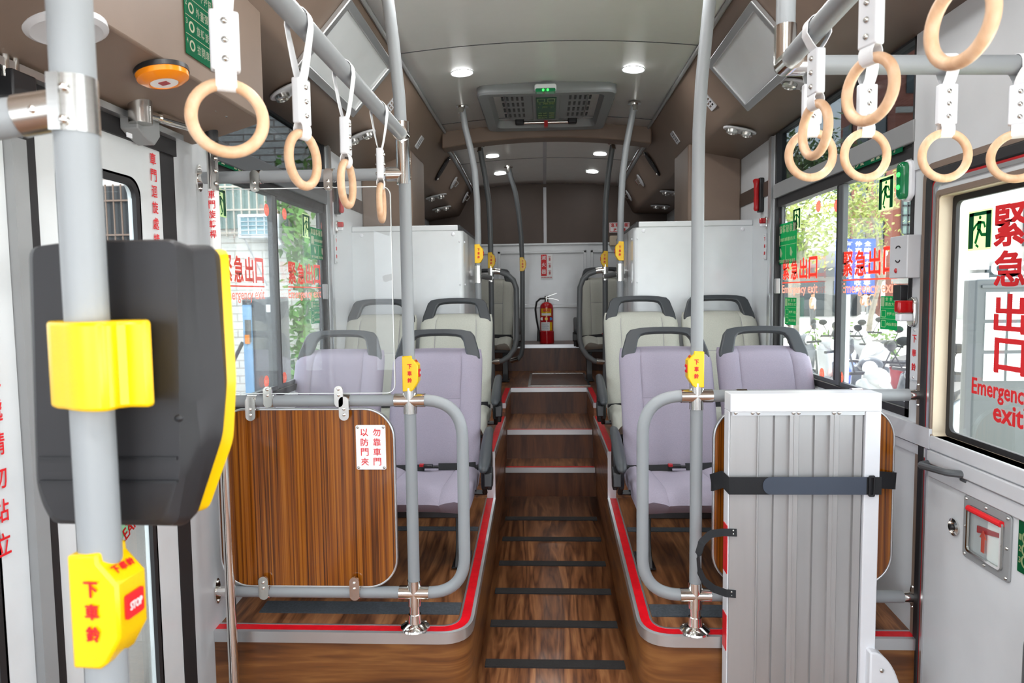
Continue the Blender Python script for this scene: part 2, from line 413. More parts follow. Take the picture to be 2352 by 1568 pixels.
for i, (y, z0, z1) in enumerate(st):
    yn = st[i + 1][0] if i < 2 else 6.45
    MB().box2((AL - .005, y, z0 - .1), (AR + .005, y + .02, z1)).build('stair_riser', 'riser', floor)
    MB().box2((AL - .005, y + .002, z1 - .03), (AR + .005, yn + .01, z1 - .001)).build('stair_tread', 'floor', floor)
    e = .02 if i < 2 else -.0
    n = MB().box2((AL + e * .3, y - .006, z1 - .03), (AR - e * .3, y + .004, z1 + .003)).build('trim_%d' % (3 + i), 'alu', kind='structure')
    MB().box2((AL + .01, y + .004, z1), (AR - .01, y + .034, z1 + .003)).build('red_insert', 'redstrip', n)
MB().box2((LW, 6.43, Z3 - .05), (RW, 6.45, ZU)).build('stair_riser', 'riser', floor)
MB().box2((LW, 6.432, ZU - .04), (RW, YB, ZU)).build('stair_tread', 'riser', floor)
MB().box2((LW, 6.424, ZU - .03), (RW, 6.436, ZU + .003)).build('trim_6', 'alu', kind='structure')
# access hatch in the landing
hx0, hx1, hy0, hy1 = -.135, .36, 5.36, 6.2
h = thing('floor_hatch', 'flat walnut floor hatch with metal rim on top step', 'hatch', (.03, 5.8, Z3))
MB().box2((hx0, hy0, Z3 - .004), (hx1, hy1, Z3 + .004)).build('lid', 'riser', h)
m = MB()
for q in ((hx0, hy0, hx1, hy0 + .02), (hx0, hy1 - .02, hx1, hy1), (hx0, hy0, hx0 + .02, hy1), (hx1 - .02, hy0, hx1, hy1)): m.box2((q[0], q[1], Z3), (q[2], q[3], Z3 + .007))
m.build('rim', 'steel', h)
MB().cyl((.11, 5.75, Z3), (.11, 5.75, Z3 + .006), .016, n=14).build('latch', 'chrome', h)
# anti-slip tape across the aisle and platforms
for py, px0, px1 in ((1191, 1153, 1374), (1238, 1145, 1379), (1294, 1140, 1393), (1358, 1128, 1402), (1433, 1117, 1416), (1525, 1105, 1434)):
    y = 4.0
    for _ in range(20): y = P(1260, py, Z=zfloor(y)).y
    MB().box2((AL + .022, y - .027, zfloor(y) - .002), (AR - .022, y + .027, zfloor(y) + .0045)).build('grip_tape', 'grip2', floor)
for (x0, x1, y, hw) in ((-1.06, AL - .052, 2.43, .04), (AR + .052, 1.05, 2.43, .04), (-1.0, AL - .052, 3.12, .022), (AR + .052, 1.0, 3.12, .022)):
    r = M.Rotation(math.atan(.083), 3, 'X')
    MB().box(((x0 + x1) / 2, y, zplat(y) + .0012), (abs(x1 - x0), hw * 2, .004), rot=r).build('grip_tape', 'grip', floor)
# ---------------------------------------------------------------- walls
WT = .05; WZ = .80            # top of the side windows
WY0, WY1L, WY1R = 2.37, 3.66, 3.76; WB = -.44
def wall(name, x, boxes):
    m = MB(); o = -1 if x < 0 else 1
    for (y0, y1, z0, z1) in boxes: m.box2((x, y0, z0), (x + o * WT, y1, z1))
    return m.build(name, 'wall', kind='structure')
wl = wall('wall_left', LW, [(-1.6, -1.3, FZ, 1.0), (-1.3, -.1, .5, 1.0), (-1.3, -.1, FZ, FZ + .12), (-.1, .85, FZ, 1.0), (.85, 2.12, .52, 1.0), (2.12, WY0, FZ, 1.0), (WY0, WY1L, FZ, WB), (WY0, WY1L, WZ + .03, 1.0), (WY1L, YB, FZ, 1.0)])  # unseen opening near the front is added to let in more daylight
wr = wall('wall_right', RW, [(-1.6, -1.3, FZ, 1.0), (-1.3, .4, .75, 1.0), (-1.3, .4, FZ, -.5), (.4, .6, FZ, 1.0), (.6, 2.27, .36, 1.0), (2.27, WY0, FZ, 1.0), (WY0, WY1R, FZ, WB), (WY0, WY1R, WZ + .05, 1.0), (WY1R, YB, FZ, 1.0)])  # unseen front opening on this side too, added for more light on the ceiling
m = MB()
for q in ((LW - .05, RW + .05, FZ, -.85), (LW - .05, RW + .05, .6, 1.3), (LW - .05, -1.08, -.85, .6), (1.15, RW + .05, -.85, .6)): m.box2((q[0], -1.66, q[2]), (q[1], -1.6, q[3]))
m.build('wall_front_added', 'wall', kind='structure')  # unseen front wall, added to limit frontal daylight; opening sized for ceiling bounce
# aluminium ledge under the windows, thin grey band, brown pillar covers
for x, o, w_, ye in ((LW, 1, wl, WY1L), (RW, -1, wr, WY1R)):
    m = MB().box2((x, WY0 - .15 if o < 0 else 2.14, WB - .075), (x + o * .014, 4.3, WB - .01)).box2((x, 2.22 if o < 0 else 2.14, WB - .11), (x + o * .008, 4.3, WB - .08))
    m.build('ledge', 'lgrey', w_)
    m = MB().box2((x, ye + .02, -.6), (x + o * .018, ye + .05, .82)).box2((x, ye + .07, -.6), (x + o * .012, ye + .085, .82)).build('window_post', 'alu', w_)
    MB().box2((x, ye + .09, .52), (x + o * .006, 4.4, .60)).build('brown_band', 'dbrown', w_)
    p = MB().box2((x, 4.4, .38), (x + o * .33, 4.86, .92)).build('pillar_cover', 'brown', w_, bevel=.012)
    MB().box2((x, 4.95, .2), (x + o * .2, 5.0, .85)).build('grey_post', 'dgrey', w_)
# rear wall
wb = MB().box2((LW, YB, ZU - .05), (RW, YB + .05, 1.1)).build('wall_back', 'dbrown', kind='structure')
MB().box2((LW, YB - .02, ZU), (RW, YB, .49)).build('white_lining', 'white', wb)
m = MB()
for (x0, x1, z0, z1) in ((LW, RW, .478, .50), (-.47, .43, .395, .425), (-.47, -.44, -.1, .425), (.40, .43, -.1, .425), (LW, RW, -.155, -.115), (.47, 1.1, .395, .425), (.47, .50, -.1, .425), (-1.1, -.5, .395, .425)): m.box2((x0, YB - .034, z0), (x1, YB - .018, z1))
m.build('lining_rail', 'white', wb, bevel=.006)
m = MB().box2((.0, YB - .012, .49), (.03, YB, 1.06)).build('centre_strip', 'lgrey', wb)
# ---------------------------------------------------------------- ceiling
EL, ER = -.71, .755
CX = (EL + ER) / 2; HW = (ER - EL) / 2
def zc(x, e): return e + .042 * (1 - ((x - CX) / HW) ** 2)
def ze(y): return 1.165 if y <= 5.0 else 1.125 - .07 * ((y - 5.1) / 1.9) ** 2
def kink(y):
    t = max(0, min(1, (y - 3.4) / 3.6)); return (-.93 + .077 * t, .915 - .115 * t)
xs = [EL + (ER - EL) * i / 16 for i in range(17)]
m = MB()
m.grid([[V((x, y, zc(x, 1.165))) for x in xs] for y in (-1.6, 0, 2, 5.04)])
ceil = m.build('ceiling', 'ceil', kind='structure', solid=.03, fix=False)
m = MB(); m.grid([[V((x, y, zc(x, ze(y)))) for x in xs] for y in [5.04 + 1.98 * i / 10 for i in range(11)]])
m.build('rear_ceiling', 'ceil', ceil, solid=.03, fix=False)
for side in (-1, 1):
    def X(x): return x if side < 0 else 2 * CX - x + .0
    yy = [-1.6, 1, 2.2, 3.4, 4.4, 5.04, 5.5, 6, 6.5, 7.02]
    rows = []
    for y in yy:
        kx, kz = kink(y); e = ze(y) if y > 5.04 else 1.165
        w = LW if side < 0 else RW
        wz = .80 if y < 3.6 else .80 - .06 * (y - 3.6) / 3.4
        if side > 0: wz += .03
        rows.append([V((X(EL), y, e)), V((X(EL - .012), y, e - .012)), V((X(kx + .012), y, kz + .014)), V((X(kx - .003), y, kz - .006)), V((X(kx - .02), y, kz - .014)), V((w, y, wz))])
    m = MB(); m.grid(rows); m.build('side_cove', 'brown', ceil, solid=(-.02 if side < 0 else .02), fix=False)
    m = MB().tube([(X(EL + .004), y, (1.165 if y <= 5.04 else ze(y)) - .004) for y in (-1.6, 1, 3, 5.0)], .011, 8).build('edge_trim', 'grey', ceil)
    m = MB().tube([(X(EL - .02), y, ze(y) - .02) for y in (5.1, 5.6, 6.2, 7.0)], .016, 8).build('edge_trim', 'pole', ceil)
# cross beam over the step area
pts_t = [(EL - .02 + (ER - EL + .04) * i / 20) for i in range(21)]
poly = [(x, zc(x, 1.165) + .02) for x in pts_t] + [(x, 1.052 + .058 * (1 - ((x - CX) / HW) ** 2)) for x in pts_t[::-1]]
MB().prism(poly, -.16, FRONT((0, 4.99, 0))).build('cross_beam', 'brown', ceil, bevel=.01)
m = MB()
for y in (3.38, 4.78): m.tube([(x, y, zc(x, 1.165) - .0005) for x in xs], .0028, 6)
m.tube([(x, 5.95, zc(x, ze(5.95)) - .0005) for x in xs], .0025, 6)
m.build('ceiling_seam', 'dgrey', ceil)
MB().tube([(.015, y, zc(.015, ze(y)) - .003) for y in (5.15, 5.6, 6.2, 6.98)], 0, flat=(.03, .008, (1, 0, 0))).build('centre_strip', 'lgrey', ceil)
# header box over the entrance door
hb = MB()
prof = [(-.92, .575), (-.92, .93), (-1.17, .93), (-1.17, .505), (-1.12, .515)]
hb.prism([(-p[0], p[1]) for p in prof], 3.867, frame((0, -1.6, 0), (-1, 0, 0), (0, 0, 1)))
HBX = -.92
hb.build('trim_7', 'brown', kind='structure', bevel=.006)
MB().box2((-1.165, -1.5, .565), (-1.11, 2.1, .585)).__class__
m = MB().box2((-1.168, -.5, .488), (-1.125, 2.13, .506)).build('trim_8', 'alu', kind='structure')
m = MB().box2((-1.168, -.5, .44), (-1.15, 2.13, .49)).build('trim_9', 'rubber', kind='structure')
# ---------------------------------------------------------------- side windows
def side_window(name, x, y0, y1, out):
    """out=-1: on the entrance side, +1: on the emergency-door side"""
    t = thing(name, None, None, (x, (y0 + y1) / 2, WB), kind='structure')
    top = WZ + (.03 if out < 0 else .05)
    TZ0, TZ1 = .485, .56
    fr = (lambda o: LEFT(o)) if out < 0 else (lambda o: RIGHT(o))
    m = MB(); b = .028
    X0, X1 = x - out * .004, x + out * .045
    def bx(q0, q1, z0, z1, a=X0, c=X1): m.box2((a, q0, z0), (c, q1, z1))
    bx(y0, y1, WB, WB + b); bx(y0, y1, top - b, top); bx(y0, y0 + b * .7, WB, top); bx(y1 - b, y1, WB, top); bx(y0, y1, .437, TZ0, x + out * .002)
    m.build('window_frame', 'rubber', t)
    m = MB(); bx(y0, y1, TZ0, TZ1, x - out * .012); m.build('transom', 'dgrey' if out < 0 else 'grey', t, bevel=.004)
    m = MB(); ym = 2.985
    bx(ym - .045, ym + .0, WB + b, .44, x + out * .006, x + out * .03); m.build('sash_upright', 'dgrey', t, bevel=.004)
    m = MB(); bx(ym, ym + .032, WB + b, .44, x + out * .014, x + out * .04); m.build('sash_upright', 'rubber', t)
    m = MB(); bx(y1 - .05, y1 - .028, WB + b, .44, x + out * .02, x + out * .03); bx(y0 + .02, y1 - .03, WB + b, WB + b + .018, x + out * .01, x + out * .03); m.build('sash_rail', 'dgrey', t)
    gx = x + out * .022
    m = MB(); bx(y0 + .01, ym, WB + .02, .45, gx, gx + out * .004); m.build('pane', 'glass', t)
    m = MB(); bx(ym, y1 - .02, WB + .02, .45, gx + out * .008, gx + out * .012); m.build('pane', 'glass', t)
    m = MB(); bx(y0 + .01, y1 - .02, TZ1 - .01, top - .02, gx, gx + out * .004); m.build('upper_pane', 'tint', t)
    m = MB(); bx(y1 - .062, y1 - .035, -.02, .06, x - out * .012, x + out * .012); m.build('sash_latch', 'grey', t, bevel=.004)
    return t
w1 = side_window('window_1', LW, WY0, WY1L, -1)
w2 = side_window('window_2', RW, WY0, WY1R, 1)
# ---------------------------------------------------------------- entrance door (two leaves)
def leaf(name, y0, y1, g0, g1, gz0, gz1, x=LW + .01):
    t = thing(name, None, None, (x, (y0 + y1) / 2, FZ), kind='structure')
    z0, z1 = FZ + .01, .47
    fm = LEFT((x, 0, 0))
    cy, cz = (y0 + y1) / 2, (z0 + z1) / 2
    gy, gz = (g0 + g1) / 2, (gz0 + gz1) / 2
    out = rrect(y1 - y0, z1 - z0, .006, 6, cy, cz); inn = rrect(g1 - g0, gz1 - gz0, .05, 6, gy, gz)
    MB().ringprism(out, inn, .035, fm, -.035).build('door_frame', 'white', t)
    i2 = rrect(g1 - g0 - .035, gz1 - gz0 - .035, .035, 6, gy, gz)
    MB().ringprism(rrect(g1 - g0 + .012, gz1 - gz0 + .012, .05, 6, gy, gz), i2, .012, fm, -.012).build('glass_seal', 'rubber', t)
    MB().prism(rrect(g1 - g0, gz1 - gz0, .05, 6, gy, gz), .004, fm, -.025).build('pane', 'glass', t)
    return t
d1 = leaf('door_1', 1.525, 2.05, 1.60, 1.935, -1.38, .335)
MB().box2((LW, 2.05, FZ), (LW + .012, 2.125, .44)).build('edge_rubber', 'rubber', d1)
MB().box2((LW, 1.487, FZ), (LW + .02, 1.522, .44)).build('edge_rubber', 'rubber', d1)
d2 = leaf('door_2', .93, 1.44, 1.0, 1.36, -1.38, .335)
MB().box2((LW, 1.442, FZ), (LW + .03, 1.484, .35)).build('edge_rubber', 'grey', d2)
m = column(MB(), '車門迴旋處請勿站立', LEFT((LW + .012, 0, 0)), 2.008, .428, .036, .0475, .03)
tag(m.build('door_warning', 'red', None), 'red vertical lettering on the white door leaf beside the window', 'lettering')
m = column(MB(), '車門迴旋處請勿站立', LEFT((LW + .012, 0, 0)), P(-10, 990, X=LW + .012).y, .08, .05, .072, .04)
tag(m.build('door_warning', 'red', None), 'red vertical lettering on the second door leaf, beyond the black rubber edge', 'lettering')
# ---------------------------------------------------------------- emergency door
XD = RW - .004
t = thing('door_3', None, None, (XD, 1.5, FZ), kind='structure')
y0, y1, z0, z1 = .62, 2.235, FZ + .02, .32
cy, cz = -(y0 + y1) / 2, (z0 + z1) / 2
g0, g1, gz0, gz1 = .75, 2.222, -.475, .288
gy, gz = -(g0 + g1) / 2, (gz0 + gz1) / 2
fm = RIGHT((XD, 0, 0))
MB().ringprism(rrect(y1 - y0, z1 - z0, .03, 6, cy, cz), rrect(g1 - g0, gz1 - gz0, .012, 6, gy, gz), .04, fm, -.04).build('door_panel', 'wall', t)
MB().ringprism(rrect(g1 - g0 + .004, gz1 - gz0 + .004, .012, 6, gy, gz), rrect(g1 - g0 - .008, gz1 - gz0 - .008, .012, 6, gy, gz), .042, fm, -.042).build('window_reveal', 'beige', t)
MB().ringprism(rrect(g1 - g0, gz1 - gz0, .012, 6, gy, gz), rrect(g1 - g0 - .045, gz1 - gz0 - .045, .02, 6, gy, gz), .012, fm, -.052).build('glass_seal', 'rubber', t)
MB().prism(rrect(g1 - g0, gz1 - gz0, .012, 6, gy, gz), .004, fm, -.048).build('pane', 'glass', t)
MB().ringprism(rrect(g1 - g0 + .012, gz1 - gz0 + .03, .012, 6, gy, gz), rrect(g1 - g0 - .002, gz1 - gz0 - .002, .012, 6, gy, gz), .008, fm, -.002).build('window_surround', 'brown', t)
MB().box2((XD - .008, y0, gz0 - .04), (XD + .042, y1 - .015, gz0 + .004)).box2((XD - .014, y0, gz0 - .085), (XD, y1 - .012, gz0 - .042)).box2((XD - .008, y0, gz0 - .13), (XD, y1 - .012, gz0 - .088)).build('sill', 'lgrey', t, bevel=.004)
# seal, red line and brown surround in the wall opening
A = lambda g: rrect(y1 - y0 + g, z1 - z0 + g, .012 + g * .25, 6, cy, cz)
MB().ringprism(A(.15), A(.11), .006, RIGHT((RW - .001, 0, 0))).build('surround', 'brown', t)
MB().ringprism(A(.11), A(.04), .03, RIGHT((RW - .001, 0, 0)), -.02).build('rubber_seal', 'rubber', t, bevel=.006)
MB().ringprism(A(.04), A(.024), .016, RIGHT((RW - .001, 0, 0)), -.01).build('red_line', 'dred', t)
MB().ringprism(A(.024), A(.0), .018, RIGHT((RW - .001, 0, 0)), -.01).build('edge_profile', 'alu', t)
hd = MB().tube(fillet([P(2140, 1062, X=XD), P(2140, 1062, X=XD) + V((-.045, -.01, -.005)), P(2222, 1090, X=XD) + V((-.045, .02, -.0)), P(2222, 1090, X=XD)], .03), .011, 10)
for q in ((2142, 1062), (2219, 1088)): hd.box(P(q[0], q[1], X=XD) + V((-.004, 0, -.004)), (.012, .03, .04))
hd.build('door_handle', 'dgrey', t, bevel=.002)
lc = P(2193, 1210, X=XD)
MB().lathe([(.0, 0), (.024, 0), (.026, .006), (.018, .010), (.016, .003), (0, .003)], m=RIGHT(lc), n=28, ).build('lock', 'chrome', t)
MB().ball(lc + V((-.006, 0, 0)), .009).build('lock_plug', 'black', t)
# white lining above the emergency door
MB().box2((RW - .006, .4, .39), (RW + .0, 2.374, .93)).build('trim_10', 'wall', kind='structure')
# ================================================================ rails, poles, straps
R = .0205
def ferrule(m, a, b, r=.0235): m.cyl(a, b, r)
def wall_flange(m, p, s):
    """oval flange on a side wall; s = +1 when the wall is on the -x side"""
    fm = LEFT(p) if s > 0 else RIGHT(p)
    m.prism([(x * .02, y * .046) for x, y in circ(1, 24)], .006, fm)
    m.cyl(p, V(p) + V((s * .05, 0, 0)), .0185)
    for q in (-.034, .034): m.ball(V(p) + V((s * .006, 0, q)), .006, n=8)
DB = 2.30
def barrier(side):
    s = -1 if side < 0 else 1
    w = LW if s < 0 else RW
    xp = P(941, 900, D=DB).x if s < 0 else P(1600, 900, D=DB).x
    xh = P(1064, 1100, D=DB).x if s < 0 else P(1476, 1100, D=DB).x
    zu = P(940, 919, D=DB).z if s < 0 else P(1600, 909, D=DB).z
    zl = P(940, 1360, D=DB).z
    zb = zplat(DB) + .004
    lab = 'grey handrail frame with hoop holding the teak panel beside the entrance door' if s < 0 else 'grey handrail frame with hoop behind the folded aluminium ramp'
    t = thing('handrail', lab, 'handrail', (xp, DB, zb))
    up = [(937, 420), (930, 330), (924, 220), (910, 90), (898, 0), (890, -70)] if s < 0 else [(1605, 420), (1607, 300), (1613, 190), (1623, 90), (1632, 0), (1640, -60)]
    pts = [V((xp, DB, zl + .035)), V((xp, DB, zu + .1))] + [V((P(a, b, D=DB).x + (xp - P(up[0][0], up[0][1], D=DB).x), DB, P(a, b, D=DB).z)) for a, b in up]
    q = pts[-1]; dq = (q - pts[-2]).normalized(); pts.append(q + dq * ((1.19 - q.z) / dq.z))
    MB().tube(pts, R, 18).build('pole', 'pole', t)
    m = MB()
    m.tube(fillet([(w - s * .04, DB, zu), (xh, DB, zu), (xh, DB, zl), (w - s * .04, DB, zl)], .135, 12), R, 18)
    m.build('hoop', 'pole', t)
    for z in (zu, zl):
        m = MB(); ferrule(m, (xp - .052, DB, z), (xp + .052, DB, z)); ferrule(m, (xp, DB, z - .045), (xp, DB, z + .045)); m.build('cross_fitting', 'chrome', t)
        m = MB(); wall_flange(m, (w, DB, z), -s); m.build('wall_flange', 'chrome', t)
    m = MB(); m.cyl((xp, DB, zb), (xp, DB, zl), .0185)
    m.lathe([(.0, 0), (.052, 0), (.05, .006), (.03, .018), (.024, .02), (.022, .05)], (xp, DB, zb), 28)
    for a in (.6, 2.6, 4.2): m.ball((xp + .04 * math.cos(a), DB + .04 * math.sin(a), zb + .009), .006, n=8)
    m.build('foot', 'chrome', t)
    return t, xp, zu, zl, xh
hl, XPL, ZUL, ZLL, XHL = barrier(-1)
hr, XPR, ZUR, ZLR, XHR = barrier(1)
hl.name = 'handrail'
# upper cross rail and strap rail, part of the entrance-side frame
zc1 = P(700, 404, D=DB).z; XS = P(925, 315, D=DB).x; ZS = P(925, 312, D=DB).z
MB().tube([(LW + .02, DB, zc1), (XPL - .03, DB, zc1)], R, 18).build('cross_rail', 'pole', hl)
MB().tube([(XS, DB - .03, ZS), (XS, .45, ZS)], R, 18).build('strap_rail', 'pole', hl)
m = MB(); ferrule(m, (XPL - .06, DB, zc1), (XPL, DB, zc1)); ferrule(m, (XS, DB, zc1 - .035), (XS, DB, ZS + .045)); m.cyl((XS, DB - .045, ZS), (XS, DB, ZS), .024)
m.build('tee_fitting', 'chrome', hl)
m = MB(); wall_flange(m, (LW, DB, zc1), 1); m.build('wall_flange', 'chrome', hl)
# chrome door shaft
t = thing('door_shaft', 'slim chrome turning shaft standing beside the entrance door', 'pole', (-1.085, 2.18, FZ))
pa, pb = P(506, 1440, D=2.2), P(484, 300, D=2.2)
MB().tube([V((pb.x, 2.2, FZ)), V((pb.x, 2.2, .56))], .0165, 18).build('shaft', 'chrome', t)
MB().tube([V((pb.x, 2.2, .5)), V((pb.x, 2.2, .575))], .022, 18).build('collar', 'black', t)
MB().box((pb.x, 2.185, .568), (.05, .04, .012)).build('top_bracket', 'steel', t)
m = MB().box((pb.x + .02, 2.175, .40), (.014, .02, .12))
for i in range(3): m.ball((pb.x + .028, 2.164, .36 + i * .04), .008, n=8)
m.build('bracket', 'steel', t)
sl = MB(); zt, zb_ = P(484, 433, D=2.18).z, P(484, 560, D=2.18).z - .1
sl.tube([V((pb.x, 2.2, zb_)), V((pb.x, 2.2, zt))], .0172, 18, cap=False).build('warning_sleeve', 'paper', t)
fm = FRONT((pb.x + .003, 2.182, 0))
column(MB(), '車門旋轉桿', fm, 0, zt - .006, .026, .0315, .022).build('lettering', 'red', t)
# door closer arm and sensor under the header
t = thing('closing_arm', 'chrome door closing arm under the brown header beside the black seal', 'closing arm', P(320, 255, X=-1.10))
a, b = P(322, 258, X=-1.09), P(445, 292, X=-1.09)
MB().cyl(a + V((0, 0, -.03)), a + V((0, 0, .04)), .03).build('pivot', 'steel', t)
MB().tube([a, a + (b - a) * .35], .012, 12).tube([a + (b - a) * .3, b], .016, 12).build('arm', 'chrome', t)
t = thing('door_sensor', 'small grey angular sensor box above the white entrance door leaf', 'sensor', P(300, 300, X=-1.12))
MB().prism([(-.05, .03), (.06, .03), (.06, -.02), (.03, -.05), (-.02, -.035), (-.05, -.02)], .05, LEFT(P(300, 288, X=-1.15))).build('housing', 'grey', t, bevel=.003)
MB().box(P(297, 311, X=-1.095), (.004, .02, .012)).build('lens', 'white_pl', t)
t = thing('door_drive', 'black door drive block with two chrome rods at the upper corner of the entrance door', 'door drive', P(38, 150, X=-1.13))
for px in (13, 36): MB().tube([P(px, 176, X=-1.13), P(px, 176, X=-1.13) + V((0, 0, .1))], .008, 12).build('rod', 'chrome', t)
a = P(38, 200, X=-1.13); MB().box((-1.135, a.y, a.z - .0), (.05, .07, .06)).build('block', 'black', t, bevel=.004)
for px, py in ((490, 248), (516, 261)):
    q = P(px, py, Z=.566); t = thing('screw_cap', 'small chrome screw cap under the brown header ' + ('beside the door shaft top' if px < 500 else 'at the end of the header'), 'screw', q); MB().lathe([(0, .0), (.018, .0), (.018, -.003), (.010, -.006), (.008, -.010), (0, -.010)], q, 18).build('cap', 'chrome', t)
# ---------------------------------------------------------------- near pole
DN = .68; xn = P(197, 672, D=DN).x
npole = thing('grab_pole', 'thick grey upright pole carrying the black card reader', 'grab pole', (xn, DN, FZ))
MB().tube([(xn, DN, FZ), (xn, DN, .56)], R, 28).build('tube', 'pole', npole)
zt = P(185, 245, D=DN).z
MB().tube([(xn, DN, zt - .0275), (xn, DN, zt + .0275)], .0215, 28).build('clamp', 'steel', npole)
q = P(0, 272, D=DN - .015); dr = (q - V((xn, DN, zt))).normalized()
o_ = V((xn, DN, zt - .001))
MB().tube([o_ + dr * .03, o_ + dr * .5], .019, 28).build('side_rail', 'pole', npole)
m = MB().tube([o_ + dr * .012, o_ + dr * .052], .0205, 24); m.box((xn - .006, DN - .021, zt), (.012, .006, .055))
m.build('clamp_arm', 'steel', npole)
m = MB()
for px, py in ((146, 200), (146, 274), (76, 252)): m.ball(P(px, py, D=DN - .024), .0048, n=12)
m.build('clamp_bolts', 'chrome', npole)
# ---------------------------------------------------------------- card reader
def poly(D, pts, r=.012):
    q = [P(a, b, D=D) for a, b in pts]; q.append(q[0]); 
    q = q[:-1]; n = len(q); out = []
    for i in range(n):
        a, b, c = q[i - 1], q[i], q[(i + 1) % n]
        d1, d2 = (a - b).normalized(), (c - b).normalized(); t = min(r, (a - b).length * .4, (c - b).length * .4)
        for k in range(5):
            u = k / 4; p0, p1 = b + d1 * t, b + d2 * t
            out.append((p0 * (1 - u) + b * u) * (1 - u) + (b * (1 - u) + p1 * u) * u)
    return out
cr = thing('card_reader', 'black fare card reader with yellow rim clamped to the thick grey pole', 'card reader', P(250, 880, D=.75))
r0 = poly(.716, [(74, 566), (180, 556), (405, 554), (412, 940), (414, 1085), (380, 1194), (130, 1194), (104, 1150), (88, 1100)])
r1 = poly(.722, [(66, 568), (180, 552), (414, 549), (422, 950), (428, 1080), (408, 1206), (122, 1202), (98, 1160), (84, 1110)])
r2 = poly(.742, [(70, 580), (180, 563), (440, 559), (452, 940), (462, 1010), (430, 1208), (122, 1202), (98, 1160), (84, 1110)])
r3 = poly(.748, [(76, 590), (180, 572), (446, 562), (470, 930), (482, 990), (436, 1206), (130, 1198), (104, 1156), (90, 1110)])
r4 = poly(.766, [(80, 600), (180, 585), (492, 560), (518, 900), (512, 1000), (450, 1190), (140, 1190), (110, 1150), (96, 1110)])
r5 = poly(.785, [(95, 620), (190, 600), (505, 572), (522, 880), (512, 1000), (452, 1180), (160, 1180), (120, 1140), (105, 1100)])
r6 = poly(.80, [(95, 620), (190, 600), (524, 570), (543, 870), (536, 1010), (478, 1172), (160, 1180), (120, 1140), (105, 1100)])
m = MB(); g = m.grid([r + [r[0]] for r in (r0, r1, r2, r3, r4, r5)]); m.bm.faces.new(g[0][:-1]); m.bm.faces.new(g[-1][:-1])
bmesh.ops.remove_doubles(m.bm, verts=m.bm.verts, dist=1e-5)
m.build('housing', 'housing', cr, ang=28)
m = MB(); g = m.grid([r + [r[0]] for r in (r5, r6)]); m.bm.faces.new(g[0][:-1]); m.bm.faces.new(g[-1][:-1])
bmesh.ops.remove_doubles(m.bm, verts=m.bm.verts, dist=1e-5)
m.build('yellow_rim', 'yellow', cr)
m = MB()
a, b = P(92, 1048, D=.716), P(408, 1056, D=.716)
m.box((a + b) / 2, ((b - a).length, .004, .004)); a, b = P(94, 1104, D=.716), P(410, 1106, D=.716); m.box((a + b) / 2, ((b - a).length, .006, .003))
m.ball(P(411, 960, D=.716), .004, (1.3, .5, 1)); m.build('panel_line', 'black', cr)
pl = [(112, .70), (112, .672), (122, .662), (140, .658), (152, .650), (175, .643), (205, .641), (238, .644), (258, .652), (272, .664), (292, .670), (338, .670), (350, .678), (350, .716), (150, .716)]
prof = [(P(a, 835, D=d).x, d) for a, d in pl]
z0, z1 = P(230, 940, D=.66).z, P(230, 738, D=.66).z
MB().prism(prof, z1 - z0, M.Translation((0, 0, z0))).build('yellow_clamp', 'yellow', cr, bevel=.004, seg=3)
# ---------------------------------------------------------------- stop buttons
def make_bell():
    t = thing('stop_button', 'x', 'stop button')
    pr = [(-.020, -.06), (.010, -.06), (.018, -.054), (.034, -.026), (.034, .03), (.014, .052), (.013, .062), (-.020, .06)]
    MB().prism(pr, .046, FRONT((0, .023, 0))).build('housing', 'yellow', t, bevel=.003)
    m = MB()
    for fm in (FRONT((-.0, -.0236, 0)), frame((0, .0236, 0), (-1, 0, 0), (0, 0, 1))):
        column(m, '下車鈴', fm, .006 if fm[0][0] > 0 else -.006, .034, .017, .0235, .015, bold=.03, up=.0008)
    top = frame((.0245, 0, .0415), (0, 1, 0), (-.02, 0, .022))
    row(m, '下車鈴', top, -.016, 0, .0095, .011, bold=.03, up=.001)
    m.build('lettering', 'red', t)
    f = frame((.0343, 0, .002), (0, 1, 0), (0, 0, 1))
    b = MB().prism(rrect(.028, .026, .003), .0025, f).build('button', 'red', t)
    put(MB(), 'STOP', f, 0, 0, .019, .009, .03, up=.0032).build('lettering', 'paper', b)
    return t
bell = make_bell(); firstbell = [True]
def place_bell(px, py, D, rz, label, pole_x=None):
    p = P(px, py, D=D); loc = V((pole_x if pole_x is not None else p.x, D, p.z))
    if firstbell[0]:
        firstbell[0] = False; bell.location = loc; bell.rotation_euler = (0, 0, rz); bell['label'] = label; bell['group'] = 'stop buttons on the poles'; return
    dup(bell, loc, rz, label, 'stop buttons on the poles')
place_bell(262, 1385, DN, -.06, 'big yellow stop button on the thick pole below the card reader', xn)
place_bell(941, 857, DB, 0, 'yellow stop button on the grey pole above the teak panel', XPL)
place_bell(1596, 847, DB, PI, 'yellow stop button on the grey pole beside the folded ramp', XPR)
